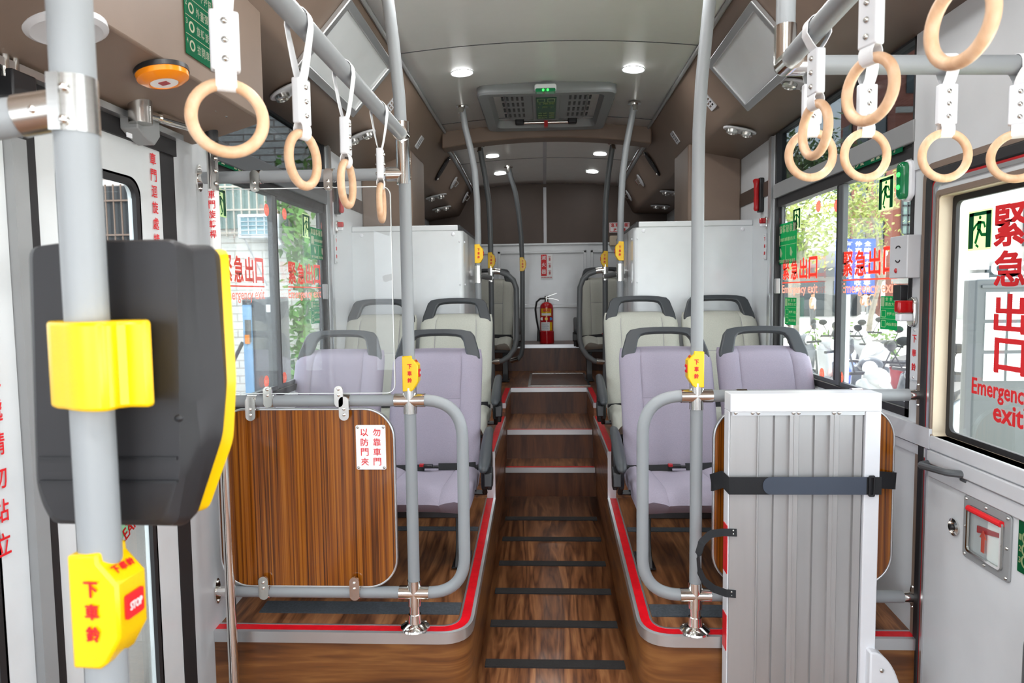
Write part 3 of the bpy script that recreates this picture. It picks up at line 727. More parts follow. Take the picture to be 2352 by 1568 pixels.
# ---------------------------------------------------------------- rear poles
DA = 4.4
def rear_set(pa, hoop, pb, s, lab):
    """aisle pole next to the white cabinet joined to a hooped pole behind it"""
    t = thing('handrail', lab, 'handrail', P(pa[-1][0], pa[-1][1], D=DA))
    A = [P(a, b, D=DA) for a, b in pa]; A.append(V((A[-1].x, DA, Z2 if DA < YP2 else Z3)))
    DBk = 5.25
    B = [P(a, b, D=DBk) for a, b in pb]; B.append(V((B[-1].x, DBk, Z3)))
    MB().tube(A, R, 14).build('pole', 'pole', t)
    MB().tube(B, R, 14).build('hooped_pole', 'dpole', t)
    H = [P(a, b, D=DBk) for a, b in hoop]
    MB().tube(H, R, 14).build('hoop', 'dpole', t)
    a, b = V((A[-1].x, DA, .118)), V((B[-1].x, DBk, .118))
    MB().tube([a, b], .0195, 14).build('link_rail', 'dpole', t)
    m = MB(); ferrule(m, a - V((0, 0, .05)), a + V((0, 0, .06))); m.cyl(a, a + (b - a).normalized() * .05, .022); m.build('tee_fitting', 'chrome', t)
    m = MB(); ferrule(m, b - V((0, 0, .03)), b + V((0, 0, .09))); m.cyl(b, b - (b - a).normalized() * .06, .022); m.cyl(H[0], H[0] + (H[1] - H[0]).normalized() * .07, .0225); m.build('tee_fitting', 'chrome', t)
    MB().cyl(H[-1], H[-1] + (H[-2] - H[-1]).normalized() * .06, .0225).build('hoop_end', 'chrome', t)
    for q in (A[0], B[0]): MB().cyl(q + V((0, 0, -.006)), q + V((0, 0, .004)), .04).cyl(q + V((0, 0, -.045)), q, .0225).build('ceiling_flange', 'chrome', t)
rear_set([(1061, 243), (1068, 291), (1080, 338), (1090, 390), (1096, 465), (1098, 540), (1098, 640)], [(1128, 623), (1147, 624), (1166, 631), (1179, 643), (1186, 662), (1187, 720), (1187, 778), (1182, 800), (1170, 818), (1153, 829), (1130, 831)],
         [(1102, 334), (1106, 361), (1115, 409), (1123, 465), (1126, 521), (1128, 640)], -1, 'hooped grey rail pair beside the white cabinet on the entrance side')
rear_set([(1457, 237), (1449, 282), (1438, 338), (1430, 403), (1426, 480), (1425, 560), (1425, 640)], [(1390, 620), (1371, 622), (1352, 629), (1339, 641), (1332, 660), (1331, 720), (1331, 776), (1336, 799), (1348, 817), (1365, 829), (1388, 831)],
         [(1408, 328), (1403, 361), (1396, 409), (1391, 465), (1390, 530), (1390, 640)], 1, 'hooped grey rail pair beside the white cabinet near the first-aid sign')
DC = 6.0
t = thing('grab_pole', 'bent dark grey pole rising from the upper step near the extinguisher', 'grab pole', P(1200, 800, D=DC))
C = [P(a, b, D=DC) for a, b in ((1168, 383), (1173, 406), (1184, 442), (1192, 493), (1197, 545), (1200, 620), (1200, 800), (1197, 815), (1190, 824), (1176, 828))]
C.append(V((C[-1].x - .05, 6.4, C[-1].z)))
MB().tube(C, R, 14).build('tube', 'dpole', t)
MB().cyl(C[0] + V((0, 0, -.006)), C[0] + V((0, 0, .004)), .04).cyl(C[0] + V((0, 0, -.05)), C[0], .0225).build('ceiling_flange', 'chrome', t)
MB().tube(C[-3:], .0225, 12).build('chrome_bend', 'chrome', t)
place_bell(1101, 583, DA, 0, 'small yellow stop button by the white cabinet on the entrance side', P(1098, 583, D=DA).x)
place_bell(1422, 577, DA, PI, 'small yellow stop button by the white cabinet below the first-aid sign', P(1425, 577, D=DA).x)
place_bell(1131, 598, 5.25, 0, 'tiny yellow stop button on the dark hooped pole, entrance side', P(1127, 598, D=5.25).x)
place_bell(1386, 595, 5.25, PI, 'tiny yellow stop button on the dark hooped pole below the first-aid sign', P(1390, 595, D=5.25).x)
place_bell(1202, 607, DC, 0, 'tiny yellow stop button on the bent pole closest to the extinguisher', P(1199, 607, D=DC).x)
# ---------------------------------------------------------------- overhead rail on the emergency-door side
DE = 1.58; pe = P(1803, 150, D=DE)
t = thing('overhead_rail', 'grey overhead rail corner with chrome elbow hanging near the emergency door', 'overhead rail', pe)
MB().tube([pe + V((0, -.03, 0.004)), V((pe.x, .4, pe.z + .068))], R, 18).build('strap_rail', 'pole', t)
MB().tube([pe + V((.03, 0, 0)), V((RW - .01, DE, pe.z - .018))], R, 18).build('cross_rail', 'pole', t)
MB().tube([pe + V((0, 0, .06)), pe + V((0, 0, .62))], R, 18).build('drop_pole', 'pole', t)
m = MB(); m.cyl(pe + V((-.0, 0, -.0)), pe + V((.06, 0, 0)), .0235); m.cyl(pe, pe + V((0, -.05, 0)), .0235); m.cyl(pe + V((0, 0, 0)), pe + V((0, 0, .085)), .0235); m.ball(pe, .0235)
m.build('elbow', 'chrome', t)
# ---------------------------------------------------------------- hanging straps
def make_strap(a, zt=-.110):
    """rail along local y through the origin; a = twist of the grip"""
    t = thing('hanging_strap', 'x', 'hanging strap')
    ca, sa = math.cos(a), math.sin(a)
    zb = zt - .086
    loop, ups = [], []
    N = 10
    path = [(zt - .012, .004, 1.0)] + [(zt + (-.012 - zt) * k / N, .005 + .0185 * (k / N) ** .8, 1 - k / N) for k in range(N + 1)]
    right = path; top = [(.0232 * math.sin(q), .0232 * math.cos(q)) for q in [PI * j / 10 for j in range(1, 10)]]
    for z, x, k in right:
        b = a * k; loop.append(V((x * math.cos(b), x * math.sin(b), z))); ups.append(V((-math.sin(b), math.cos(b), 0)))
    for z, x in top: loop.append(V((x, 0, z - .0))); ups.append(V((0, 1, 0)))
    for z, x, k in right[::-1]:
        b = a * k; loop.append(V((-x * math.cos(b), -x * math.sin(b), z))); ups.append(V((-math.sin(b), math.cos(b), 0)))
    MB().tube(loop, 0, flat=(.026, .0016, ups)).build('webbing', 'web', t)
    rot = M.Rotation(a, 4, 'Z')
    sl = MB().prism(rrect(.019, .041, .005), zt - zb, rot @ M.Translation((0, 0, zb))).build('sleeve', 'white_pl', t, bevel=.003)
    m = MB()
    for s in (-1, 1):
        for z in (zt - .016, (zt + zb) / 2, zb + .016): m.ball(rot @ V((s * .0095, 0, z)), .0052, n=10)
    m.build('rivets', 'steel', sl)
    lp = [rot @ V((.0105 * math.cos(q), 0, zb - .012 + .0165 * math.sin(q))) for q in [2 * PI * i / 20 for i in range(20)]]
    MB().tube(lp, 0, closed=True, flat=(.029, .0016, [rot @ V((0, 1, 0))] * 20)).build('lower_loop', 'web', t)
    MB().torus((0, 0, 0), .0495, .009, rot @ M.Translation((0, 0, zb - .018 - .0495)) @ M.Rotation(PI / 2, 4, 'Y'), 48, 14).build('ring', 'beech', t)
    return t
def strap(loc, a, rz, label, zt=-.110):
    t = make_strap(a, zt); t.location = loc; t.rotation_euler = (0, 0, rz); t['label'] = label; t['group'] = 'hanging straps'
for y, a, l in ((P(523, 268, X=XS).y, -1.12, 'white strap with beech ring hanging beside the green door sign'), (P(697, 367, X=XS).y, -.22, 'white strap with beech ring, second along the entrance-side rail'),
                (P(797, 422, X=XS).y, 0, 'white strap with beech ring, third along the entrance-side rail'), (P(876, 465, X=XS).y, .12, 'white strap with edge-on beech ring closest to the entrance-side pole')):
    strap((XS, y, ZS), a, 0, l)
for y, a, l in ((1.403, .12, 'white strap with beech ring next to the chrome overhead elbow'), (1.176, .34, 'white strap with large beech ring, second from the chrome elbow along the lengthwise rail'),
                (.93, .22, 'large beech ring on white strap, closest to the camera above the emergency door')):
    strap((pe.x, y, pe.z + .004 + (1.58 - y) * .054), a, 0, l, -.042)
for px, a, l in ((1866, .05, 'small beech ring on cross rail, partly behind the elbow strap'), (1993, .12, 'small beech ring on cross rail in front of the green window notice'),
                 (2177, .0, 'small beech ring on cross rail against the white lining'), (2346, -.5, 'small beech ring at the cut edge of the cross rail')):
    strap((P(px, 150, D=DE).x, DE, pe.z - (P(px, 150, D=DE).x - pe.x) * .026), a, PI / 2, l, -.042)
# ---------------------------------------------------------------- divider panels, acrylic screen
def clip(m, c, w=.034, h=.082, dn=-1):
    """rounded chrome clip plate hanging from a rail centre c"""
    fm = FRONT((c[0], c[1] - .0215, c[2]))
    m.prism(rrect(w, h, w * .48, 6, 0, dn * (h / 2 - .018)), .008, fm, 0)
    m.cyl((c[0] - w / 2, c[1], c[2]), (c[0] + w / 2, c[1], c[2]), .0235)
    for q in (.024, .044): m.ball((c[0], c[1] - .031, c[2] + dn * q), .0055, (1, .5, 1), n=10)
def panel(px0, px1, py0, py1, label, clips):
    a, b = P(px0, py1, D=DB), P(px1, py0, D=DB); w, h = b.x - a.x, b.z - a.z; c = (a + b) / 2
    t = thing('divider_panel', label, 'divider panel', (c.x, DB, a.z))
    fm = FRONT((c.x, DB - .006, c.z))
    MB().prism(rrect(w - .012, h - .012, .1, 10), .012, fm, -.012).build('board', 'panel', t)
    MB().ringprism(rrect(w, h, .106, 10), rrect(w - .013, h - .013, .1, 10), .018, fm, -.015).build('edge_trim', 'alu', t, bevel=.002)
    for px, top in clips:
        m = MB(); z = (ZUL if c.x < 0 else ZUR) if top else ZLL
        clip(m, (P(px, 1100, D=DB).x, DB, z), dn=-1 if top else 1); m.build('clip', 'chrome', t)
    return t, fm, c
dp, fm, c = panel(511, 906, 936, 1345, 'teak-grain divider panel with a white warning plate beside the entrance door', [(589, 1), (800, 1), (603, 0), (812, 0)])
q = P(852, 1027, D=DB - .01)
sg = MB().prism(rrect(.103, .155, .006), .003, FRONT((q.x, DB - .007, q.z))).build('warning_plate', 'paper', dp)
fm2 = FRONT((q.x, DB - .0102, q.z)); m = MB()
column(m, '勿靠車門', fm2, .0215, .0655, .0265, .034, bold=.006); column(m, '以防門夾', fm2, -.0215, .0655, .0265, .034, bold=.006)
m.build('lettering', 'red', sg); m = MB()
for x in (-.0445, .0445):
    for z in (-.07, .07): m.ball((q.x + x, DB - .0105, q.z + z), .0052, (1, .5, 1), n=10)
m.build('plate_screws', 'steel', sg)
panel(1634, 2056, 932, 1340, 'teak-grain divider panel mostly hidden behind the folded ramp', [(1700, 1), (1962, 1)])
t = thing('acrylic_screen', 'clear acrylic screen hung between the grey rails above the teak panel', 'screen', P(700, 905, D=DB))
a, b = P(500, 905, D=DB), P(897, 427, D=DB); fm = FRONT(((a.x + b.x) / 2, DB, (a.z + b.z) / 2)); w, h = b.x - a.x, b.z - a.z
MB().prism(rrect(w, h, .03), .006, fm, -.003).build('sheet', 'acrylic', t)
MB().ringprism(rrect(w, h, .03), rrect(w - .005, h - .005, .028), .0066, fm, -.0033).build('polished_edge', 'acedge', t)
for px, top in ((603, 1), (768, 1), (614, 0), (777, 0)):
    m = MB(); clip(m, (P(px, 700, D=DB).x, DB, zc1 if top else ZUL), .03, .072, -1 if top else 1); m.build('clip', 'chrome', t)
# ---------------------------------------------------------------- folded wheelchair ramp
DRm = 2.19
rp = thing('wheelchair_ramp', 'folded aluminium wheelchair ramp with white frame standing against the rail', 'wheelchair ramp', (P(1845, 1200, D=DRm).x, DRm + .03, FZ))
x0, x1 = P(1672, 1230, D=DRm).x, P(2013, 1230, D=DRm).x; zt = P(1840, 902, D=DRm).z; zcap = P(1840, 944, D=DRm).z; xr = P(1978, 1230, D=DRm).x
pts = [(x0 + .004, 0), (x0 + .088, 0)]; xk = x0 + .088
stp = (xr - .008 - xk) / 2.6
for k in range(3):
    for q, d in ((0, -.006), (.03, -.006), (.06, .0), (.39, .004), (.40, .009), (.43, .009), (.45, .001), (.80, .005), (.81, -.006), (.90, -.006), (.91, -.008), (.93, -.008), (.94, -.006), (.985, -.006)):
        x_ = xk + stp * (k + q)
        if x_ < xr - .006: pts.append((x_, d))
pts.append((xr - .004, 0))
m = MB(); m.grid([[V((x, DRm + y, zz)) for x, y in pts] for zz in (FZ + .03, zcap + .004)])
m.box2((x0 + .004, DRm + .016, FZ + .03), (xr, DRm + .055, zt - .01)); m.build('ribbed_sheet', 'ramp', rp)
m = MB(); m.box2((x0, DRm - .014, zcap), (x1, DRm + .06, zt)); m.box2((xr, DRm - .012, FZ), (x1, DRm + .06, zt - .002)); m.box2((x0, DRm + .004, FZ), (x0 + .006, DRm + .06, zcap))
m.build('frame', 'white_pl', rp, bevel=.005, seg=3)
MB().box2((x0 + .008, DRm - .007, zcap - .012), (xr, DRm + .0, zcap + .004)).build('cap_strip', 'alu', rp)
m = MB()
for px in (1690, 1729, 1742, 1823, 1835, 1916, 1928): m.ball(P(px, 948, D=DRm - .009), .006, (1, .5, 1), n=10)
m.build('cap_screws', 'steel', rp)
m = MB()
for za, zb in ((.56, .72), (.3, .42), (.02, .16)): m.box2((x0 - .002, DRm + .006, FZ + za), (x0 + .001, DRm + .05, FZ + zb))
m.build('reflective_strip', 'redstrip', rp)
hp = [(1692, 1223, -.004), (1660, 1222, -.01), (1632, 1226, -.03), (1612, 1245, -.05), (1603, 1275, -.055), (1606, 1310, -.05), (1618, 1335, -.04), (1640, 1352, -.02), (1668, 1362, -.008), (1690, 1364, -.004)]
MB().tube(fillet([P(a, b, D=DRm + d) for a, b, d in hp], .02, 4), 0, flat=(.024, .003, [V((.15, .35, 1)) for _ in range(200)])).build('carry_handle', 'bweb', rp)
m = MB()
for px, py in ((1684, 1218), (1684, 1226), (1680, 1359), (1680, 1367)): m.ball(P(px, py, D=DRm - .006), .0035, n=8)
m.build('handle_rivets', 'steel', rp)
t = thing('fastening_strap', 'black hook-and-loop strap wrapped around the folded ramp', 'strap', P(1840, 1112, D=DRm))
bl = [P(1634, 1108, D=2.325), P(1634, 1108, D=2.29), V((x0 - .003, DRm + .06, P(1672, 1112, D=DRm).z)), V((x0 - .003, DRm - .017, P(1672, 1112, D=DRm).z)), V((x1 + .003, DRm - .017, P(2015, 1112, D=DRm).z)), V((x1 + .004, DRm + .06, P(2015, 1112, D=DRm).z)), P(2056, 1104, D=2.285), P(2056, 1104, D=2.325)]
MB().tube(bl, 0, flat=(.056, .003, (0, 0, 1))).build('band', 'bweb', t)
a, b = P(1752, 1115, D=DRm - .02), P(1990, 1112, D=DRm - .02)
MB().prism(rrect(b.x - a.x, .056, .026, 6, corners=(1, 0, 0, 1)), .003, FRONT(((a.x + b.x) / 2, DRm - .019, a.z))).build('hook_strip', 'velcro', t)
fm = FRONT((P(2001, 1112, D=DRm - .02).x, DRm - .021, a.z))
MB().ringprism(rrect(.019, .068, .004), rrect(.009, .054, .003), .006, fm).build('buckle', 'black', t, bevel=.001)
# white moulded box at the foot of the ramp
t = thing('floor_box', 'white rounded box on the low floor at the foot of the ramp', 'box', (1.08, 2.1, FZ))
xa = P(2003, 1540, D=2.12).x; xb = P(2072, 1567, D=2.12).x; zt2 = P(2003, 1508, D=2.12).z
pr = [(xa + .006, FZ), (xb + .02, FZ)] + [(xa + .012 + (xb + .008 - xa) * math.cos(q), FZ + .12 + (zt2 - FZ - .12) * math.sin(q)) for q in [PI / 2 * i / 12 for i in range(13)]] + [(xa + .006, zt2)]
MB().prism(pr, .09, FRONT((0, 2.235, 0))).build('shell', 'white_pl', t, bevel=.006)
MB().ball(P(2026, 1540, D=2.143), .007, (1, .5, 1), n=10).build('screw', 'steel', t)
# ================================================================ seats
def lerp(a, b, t): return a + (b - a) * t
def slab(us, vs, fr, bk):
    """closed cushion: fr/bk(u,v) -> Vector"""
    m = MB(); A = [[fr(u, v) for u in us] for v in vs]; B = [[bk(u, v) for u in us] for v in vs]
    a = m.grid(A); b = m.grid(B); n, k = len(us), len(vs)
    for i in range(k - 1):
        m.bm.faces.new((a[i][0], a[i + 1][0], b[i + 1][0], b[i][0])); m.bm.faces.new((a[i][n - 1], b[i][n - 1], b[i + 1][n - 1], a[i + 1][n - 1]))
    for j in range(n - 1):
        m.bm.faces.new((a[0][j], b[0][j], b[0][j + 1], a[0][j + 1])); m.bm.faces.new((a[k - 1][j], a[k - 1][j + 1], b[k - 1][j + 1], b[k - 1][j]))
    return m
US = [-1, -.97, -.9, -.8, -.7, -.6, -.575, -.56, -.545, -.5, -.35, -.18, 0, .18, .35, .5, .545, .56, .575, .6, .7, .8, .9, .97, 1]
def bump(u, c, w): return math.exp(-((u - c) / w) ** 2)
def make_seat(mt, leg_h, armside):
    """local frame: y- is the front, floor at z=0; armside = -1/+1/0"""
    t = thing('passenger_seat', 'x', 'seat')
    hw = .215
    VS = [0, .03, .08, .15, .25, .35, .45, .55, .605, .62, .635, .7, .8, .9, .96, 1]
    def prof(v): return V((0, lerp(.07, .285, v) - .012 * math.sin(v * PI), lerp(.305, .855, v)))
    def wid(v): return hw * (1 - .05 * max(0, (v - .85) / .15) ** 2) * (1 - .03 * (1 - v))
    def fr(u, v):
        p = prof(v); d = -.012 * (abs(u) > .58) * min(1, (abs(u) - .56) * 9) * (1 - v * .6) if abs(u) > .56 else 0
        edge = .03 * max(0, (abs(u) - .85) / .15) ** 2 + .03 * max(0, (v - .93) / .07) ** 2 + .02 * max(0, (.06 - v) / .06) ** 2
        g = .005 * (bump(u, .56, .016) + bump(u, -.56, .016)) + (.004 * bump(v, .62, .012) if abs(u) < .56 else 0)
        return V((u * wid(v), p.y + d + edge + g - .01 * (1 - u * u), p.z - (.006 * u * u if v > .95 else 0)))
    def bk(u, v):
        p = prof(v); return V((u * wid(v), p.y + .075 - .02 * u * u, p.z + .012 - (.006 * u * u if v > .95 else 0)))
    bkr = slab(US, VS, fr, bk).build('backrest', mt, t, ang=60)
    sm = MB()
    for s in (-.56, .56): sm.tube([fr(s, v) + V((0, -.0005, 0)) for v in VS[2:-1]], .0011, 5)
    sm.tube([fr(u, .62) + V((0, -.0005, 0)) for u in US if abs(u) <= .561], .0011, 5)
    sm.build('stitching', 'seam', bkr)
    VC = [0, .04, .12, .25, .4, .55, .7, .85, .95, 1]
    def cp(u, v):
        y = lerp(-.388, .10, v); z = .375 - .02 * v + .006 * math.cos(v * 3)
        z -= .055 * max(0, (.16 - v) / .16) ** 2 + .03 * max(0, (abs(u) - .82) / .18) ** 2
        z -= .004 * (bump(u, .5, .02) + bump(u, -.5, .02)); z += .012 * (abs(u) > .5) * min(1, (abs(u) - .5) * 4)
        return V((u * hw * (1 - .06 * max(0, (.2 - v) / .2) ** 2), y, z))
    def cb(u, v):
        y = lerp(-.345, .10, v); return V((u * hw * .97, y, (.285 - .01 * u * u)))
    US2 = [-1, -.97, -.9, -.8, -.6, -.515, -.5, -.485, -.3, 0, .3, .485, .5, .515, .6, .8, .9, .97, 1]
    cu = slab(US2, VC, cp, cb).build('cushion', mt, t, ang=60)
    sm = MB()
    for s in (-.5, .5):
        pts = [cp(s, v) for v in VC]; sm.tube([V((s * hw * .97, -.347, .295))] + pts[:-1], .0011, 5)
    sm.build('stitching', 'seam', cu)
    # grab handle over the backrest
    fmh = M.Translation((0, .30, .835)) @ M.Rotation(-.40, 4, 'X') @ frame((0, 0, 0), (1, 0, 0), (0, 0, 1))
    out = [(-.205, -.02), (-.20, .015), (-.175, .098), (-.158, .118), (-.112, .128), (-.05, .132), (0, .1325)]
    inn = [(-.142, -.02), (-.138, .006), (-.120, .076), (-.106, .094), (-.082, .101), (-.04, .104), (0, .1045)]
    out += [(-x, y) for x, y in out[-2::-1]]; inn += [(-x, y) for x, y in inn[-2::-1]]
    MB().ringprism(out, inn, .034, fmh, -.02, closed=False).build('grab_handle', 'char', t, bevel=.007, seg=3)
    # under-frame and leg
    MB().box2((-.2, -.33, .255), (.2, .12, .282)).box2((-.21, .06, .28), (.21, .10, .36)).build('seat_frame', 'black', t, bevel=.004)
    lx = .155 * armside if armside else .1
    if leg_h > 0:
        m = MB().prism([(-.03, .27), (.06, .27), (.035, .09), (.05, .05), (.10, 0), (-.09, 0), (-.05, .05), (-.03, .09)], .045, frame((lx - .0225, -.12, 0), (0, 1, 0), (0, 0, 1)))
        for v in m.bm.verts:
            if v.co.z < .2: v.co.z += .29 - leg_h - .0
        m.box2((lx - .035, -.21, .29 - leg_h), (lx + .035, -.02, .296 - leg_h)); m.build('leg', 'black', t, bevel=.004)
    # lap belt
    m = MB().tube([(-.20, .06, .35), (-.1, .02, .362), (-.02, .0, .37)], 0, flat=(.03, .003, (0, .5, 1))); m.tube([(.2, .06, .365), (.12, .03, .368), (.04, .01, .372)], 0, flat=(.03, .003, (0, .5, 1)))
    b = m.build('lap_belt', 'bweb', t)
    MB().box((-.01, -.005, .378), (.055, .03, .014)).build('buckle', 'black', b, bevel=.003); MB().box((-.03, -.012, .384), (.018, .02, .01)).build('red_button', 'dred', b)
    if armside:
        s = armside; x = s * .255
        pts = [(x, .19, .50), (x, .15, .512), (x, .06, .492), (x + s * .002, -.08, .455), (x + s * .003, -.19, .422), (x + s * .003, -.225, .405)]
        P2 = [V(p) for p in pts]; m = MB()
        rings = []
        for i, p in enumerate(P2):
            w = [.012, .02, .024, .026, .026, .014][i]; h = [.012, .018, .02, .02, .021, .012][i]
            tt = (P2[min(i + 1, 5)] - P2[max(i - 1, 0)]).normalized(); up = V((1, 0, 0)).cross(tt); up = up if up.z > 0 else -up
            rings.append([p + V((1, 0, 0)) * w * math.cos(q) + up * h * math.sin(q) for q in [2 * PI * k / 14 for k in range(14)]])
        g = m.grid(rings, True); m.bm.faces.new(g[0]); m.bm.faces.new(g[-1])
        ar = m.build('armrest', 'char', t, sub=1, ang=80)
        m = MB().prism([(-.035, .28), (.02, .28), (.05, .40), (.03, .47), (-.02, .47), (-.05, .40)], .02, frame((x + s * .012 - .01, 0, 0), (0, 1, 0), (0, 0, 1)))
        m.prism([(-.19, .395), (-.13, .41), (-.12, .36), (-.15, .33), (-.20, .34)], .034, frame((x + s * .02 - .017, 0, 0), (0, 1, 0), (0, 0, 1)))
        m.tube([(x, -.17, .40), (x, -.16, .33), (x, -.1, .29), (s * .2, -.1, .29)], .012, 8)
        m.build('armrest_bracket', 'black', t, bevel=.004)
    return t
YR1, YR2, YR3 = 2.925, 3.725, 5.82
def seat_at(px_l, px_r, D, mt, base, leg, arm, label, group, y):
    x = P((px_l + px_r) / 2, 672, D=D).x
    t = make_seat(mt, leg, arm); t.location = (x, y, base); t['label'] = label; t['group'] = group
    return t
b1 = zplat(2.8) - .0; b2 = -.985
g1, g2, g3 = 'lilac seats of the front row', 'grey-green seats of the second row', 'grey seats by the rear hoops'
seat_at(898, 1104, 3.21, 'lilac', b1, .287, 1, 'lilac cloth seat on the aisle behind the hoop beside the teak panel', g1, YR1)
seat_at(668, 881, 3.21, 'lilac', b1, .287, 0, 'lilac cloth seat behind the acrylic screen, beside the entrance-side window', g1, YR1)
seat_at(1424, 1634, 3.21, 'lilac', b1, .287, -1, 'lilac cloth seat on the aisle behind the hoop beside the folded ramp', g1, YR1)
seat_at(1650, 1864, 3.21, 'lilac', b1, .287, 0, 'lilac cloth seat behind the folded ramp, beside the emergency window', g1, YR1)
l2 = .285 - (Z2 - b2) 
seat_at(964, 1130, 4.01, 'greyc', b2, l2, 1, 'pale grey-green aisle seat in front of the white cabinet, entrance side', g2, YR2)
seat_at(790, 955, 4.01, 'greyc', b2, l2, 0, 'pale grey-green window seat seen through the acrylic screen', g2, YR2)
seat_at(1388, 1556, 4.01, 'greyc', b2, l2, -1, 'pale grey-green aisle seat in front of the white cabinet, emergency-window side', g2, YR2)
seat_at(1567, 1739, 4.01, 'greyc', b2, l2, 0, 'pale grey-green window seat behind the lilac seat by the emergency window', g2, YR2)
for xc, arm, l in ((-.485, 1, 'grey seat behind the dark hoop, beside the bent pole'), (.525, -1, 'grey seat behind the dark hoop below the first-aid sign')):
    t = make_seat('greyc', .285, arm); t.location = (xc, YR3, Z3); t['label'] = l; t['group'] = g3
# ================================================================ cabinets
def cabinet(px_in, px_out, py_top, s, label):
    D = 4.15; xi = P(px_in, 700, D=D).x; xo = (LW if s < 0 else RW); zt = P(px_in, py_top, D=D).z
    z0 = Z2
    t = thing('equipment_cabinet', label, 'cabinet', ((xi + xo) / 2, D + .4, Z3))
    y1 = 5.15
    m = MB().prism(rrect(abs(xo - xi), y1 - D, .03, 6, corners=(0, 1, 1, 0) if s < 0 else (1, 0, 0, 1)), zt - .035 - Z2, M.Translation(((xi + xo) / 2, (D + y1) / 2, Z2)))
    m.build('body', 'white', t)
    m = MB().box2((xi - s * -.03, D - .003, zt - .035), (xo, y1, zt)); m.build('top_profile', 'white', t, bevel=.006)
    pr = [(0, 0), (.03, 0), (.03, .035), (.02, .035)]
    m = MB().prism([(xi + s * a, zt - .035 + b) for a, b in pr] if s > 0 else [(xi + s * a, zt - .035 + b) for a, b in pr[::-1]], -(y1 - D), FRONT((0, D, 0))); m.build('corner_cap', 'black', t)
    m = MB()
    for q in (.04, .3, .56, .82):
        m.ball((xi + s * .022, D - .001, zt - .06 - q), .005, n=8); m.ball((xi - s * .001, D + .06, zt - .06 - q), .006, n=8)
    m.ball((xi + s * .06, D, zt - .055), .012, (1, .3, 1), n=12); m.ball((xo - s * .06, D, zt - .055), .012, (1, .3, 1), n=12)
    m.build('fixing_caps', 'white_pl', t)
    m = MB()
    for k in range(4): m.box2((xi - s * .003, D + .25, -.31 + k * .03), (xi, D + .38, -.295 + k * .03))
    m.build('side_vent', 'dgrey', t)
    return t
cabinet(1066, 833, 516, -1, 'tall white cabinet behind the seats on the entrance side')
cabinet(1455, 1728, 509, 1, 'tall white cabinet behind the seats below the red window hammer')
# ================================================================ fire extinguisher and its sign
e = V((P(1256, 785, D=6.62).x, 6.62, ZU + .002)); k = 6.62 / 1568
t = thing('fire_extinguisher', 'red fire extinguisher with black hose standing on the top step', 'fire extinguisher', e)
rb = 15.5 * k
MB().lathe([(0, 0), (rb + .004, 0), (rb + .006, .01), (rb + .006, .115), (rb, .12), (rb, .34), (rb * .93, .365), (rb * .7, .385), (rb * .35, .395), (.018, .40), (.016, .425)], e, 28).build('cylinder', 'extred', t)
MB().cyl(e + V((0, 0, .40)), e + V((0, 0, .455)), .02, n=14).build('valve', 'steel', t)
m = MB().tube([e + V((-.01, -.01, .44)), e + V((.04, -.012, .462)), e + V((.1, -.012, .482))], 0, flat=(.02, .004, (0, 1, 0))); m.tube([e + V((-.0, -.01, .43)), e + V((.06, -.012, .43)), e + V((.12, -.012, .412))], 0, flat=(.02, .004, (0, 1, 0)))
m.build('lever', 'steel', t)
MB().tube([e + V(q) for q in ((-.01, 0, .432), (-.06, -.01, .43), (-.095, -.02, .40), (-.108, -.03, .33), (-.10, -.03, .25), (-.085, -.03, .16), (-.078, -.03, .12))], .0095, 10).build('hose', 'black', t)
MB().tube([e + V((-.078, -.03, .13)), e + V((-.078, -.03, .11)), e + V((-.078, -.03, .02))], [.012, .014, .017], 12).build('nozzle', 'black', t)
def curved(m, x0, x1, z0, z1, r, n=8):
    a0, a1 = math.asin(x0 / r), math.asin(x1 / r)
    m.grid([[e + V((r * math.sin(lerp(a0, a1, i / n)), -r * math.cos(lerp(a0, a1, i / n)), z)) for i in range(n + 1)] for z in (z0, z1)]); return m
lb = curved(MB(), -.05, .045, .265, .335, rb + .001).build('yellow_label', 'yellow', t)
ff = FRONT((e.x, e.y - rb - .0022, e.z)); put(MB(), '車用', ff, -.003, .318, .07, .026, .03).build('lettering', 'red', lb)
m = curved(MB(), -.048, .04, .27, .292, rb + .0016); m.build('name_band', 'paper', lb)
for xx, c, nm in ((-.043, 'paper', 'white_badge'), (-.003, 'yellow', 'yellow_badge'), (.038, None, 'blue_badge')):
    MB().prism(circ(.0155, 18), .003, FRONT((e.x + xx, e.y - rb * math.cos(math.asin(min(.95, abs(xx) / rb))) - .001, e.z + .238))).build(nm, c or mat('blue_badge', '#1677c8', .4), t)
m = curved(MB(), -.052, .03, .125, .205, rb + .001); lw = m.build('instruction_label', 'paper', t); curved(MB(), .03, .052, .125, .205, rb + .001).build('yellow_label_edge', 'yellow', t)
m = MB()
for i in range(7): curved(m, -.046, .02 - .006 * (i % 3), .137 + i * .009, .140 + i * .009, rb + .0018)
m.build('text_lines', mat('faint_print', '#8a93a8', .5), lw)
q = P(1256, 612, D=YB - .04)
t = thing('extinguisher_sign', 'red and white fire extinguisher sign on the rear wall', 'sign', q)
w, h = 27 * k * 1.05, 56 * k * 1.05; fm = FRONT((q.x, YB - .024, q.z))
MB().prism(rrect(w, h, .004), .004, fm).build('plate', 'paper', t)
MB().prism(rrect(w * .48, h * .87, .002, cx=-w * .25, cy=h * .055), .0012, fm, .004).build('red_field', 'red', t)
column(MB(), '滅火器', fm, -w * .25, h * .45, w * .36, h * .285, bold=.01, up=.006).build('lettering', 'paper', t)
m = MB()
for z in (.3, .02, -.26): m.prism(rrect(w * .15, h * .13, .006, cx=w * .24, cy=h * z), .001, fm, .004); m.prism(rrect(w * .22, h * .02, .001, cx=w * .22, cy=h * (z + .1)), .001, fm, .004)
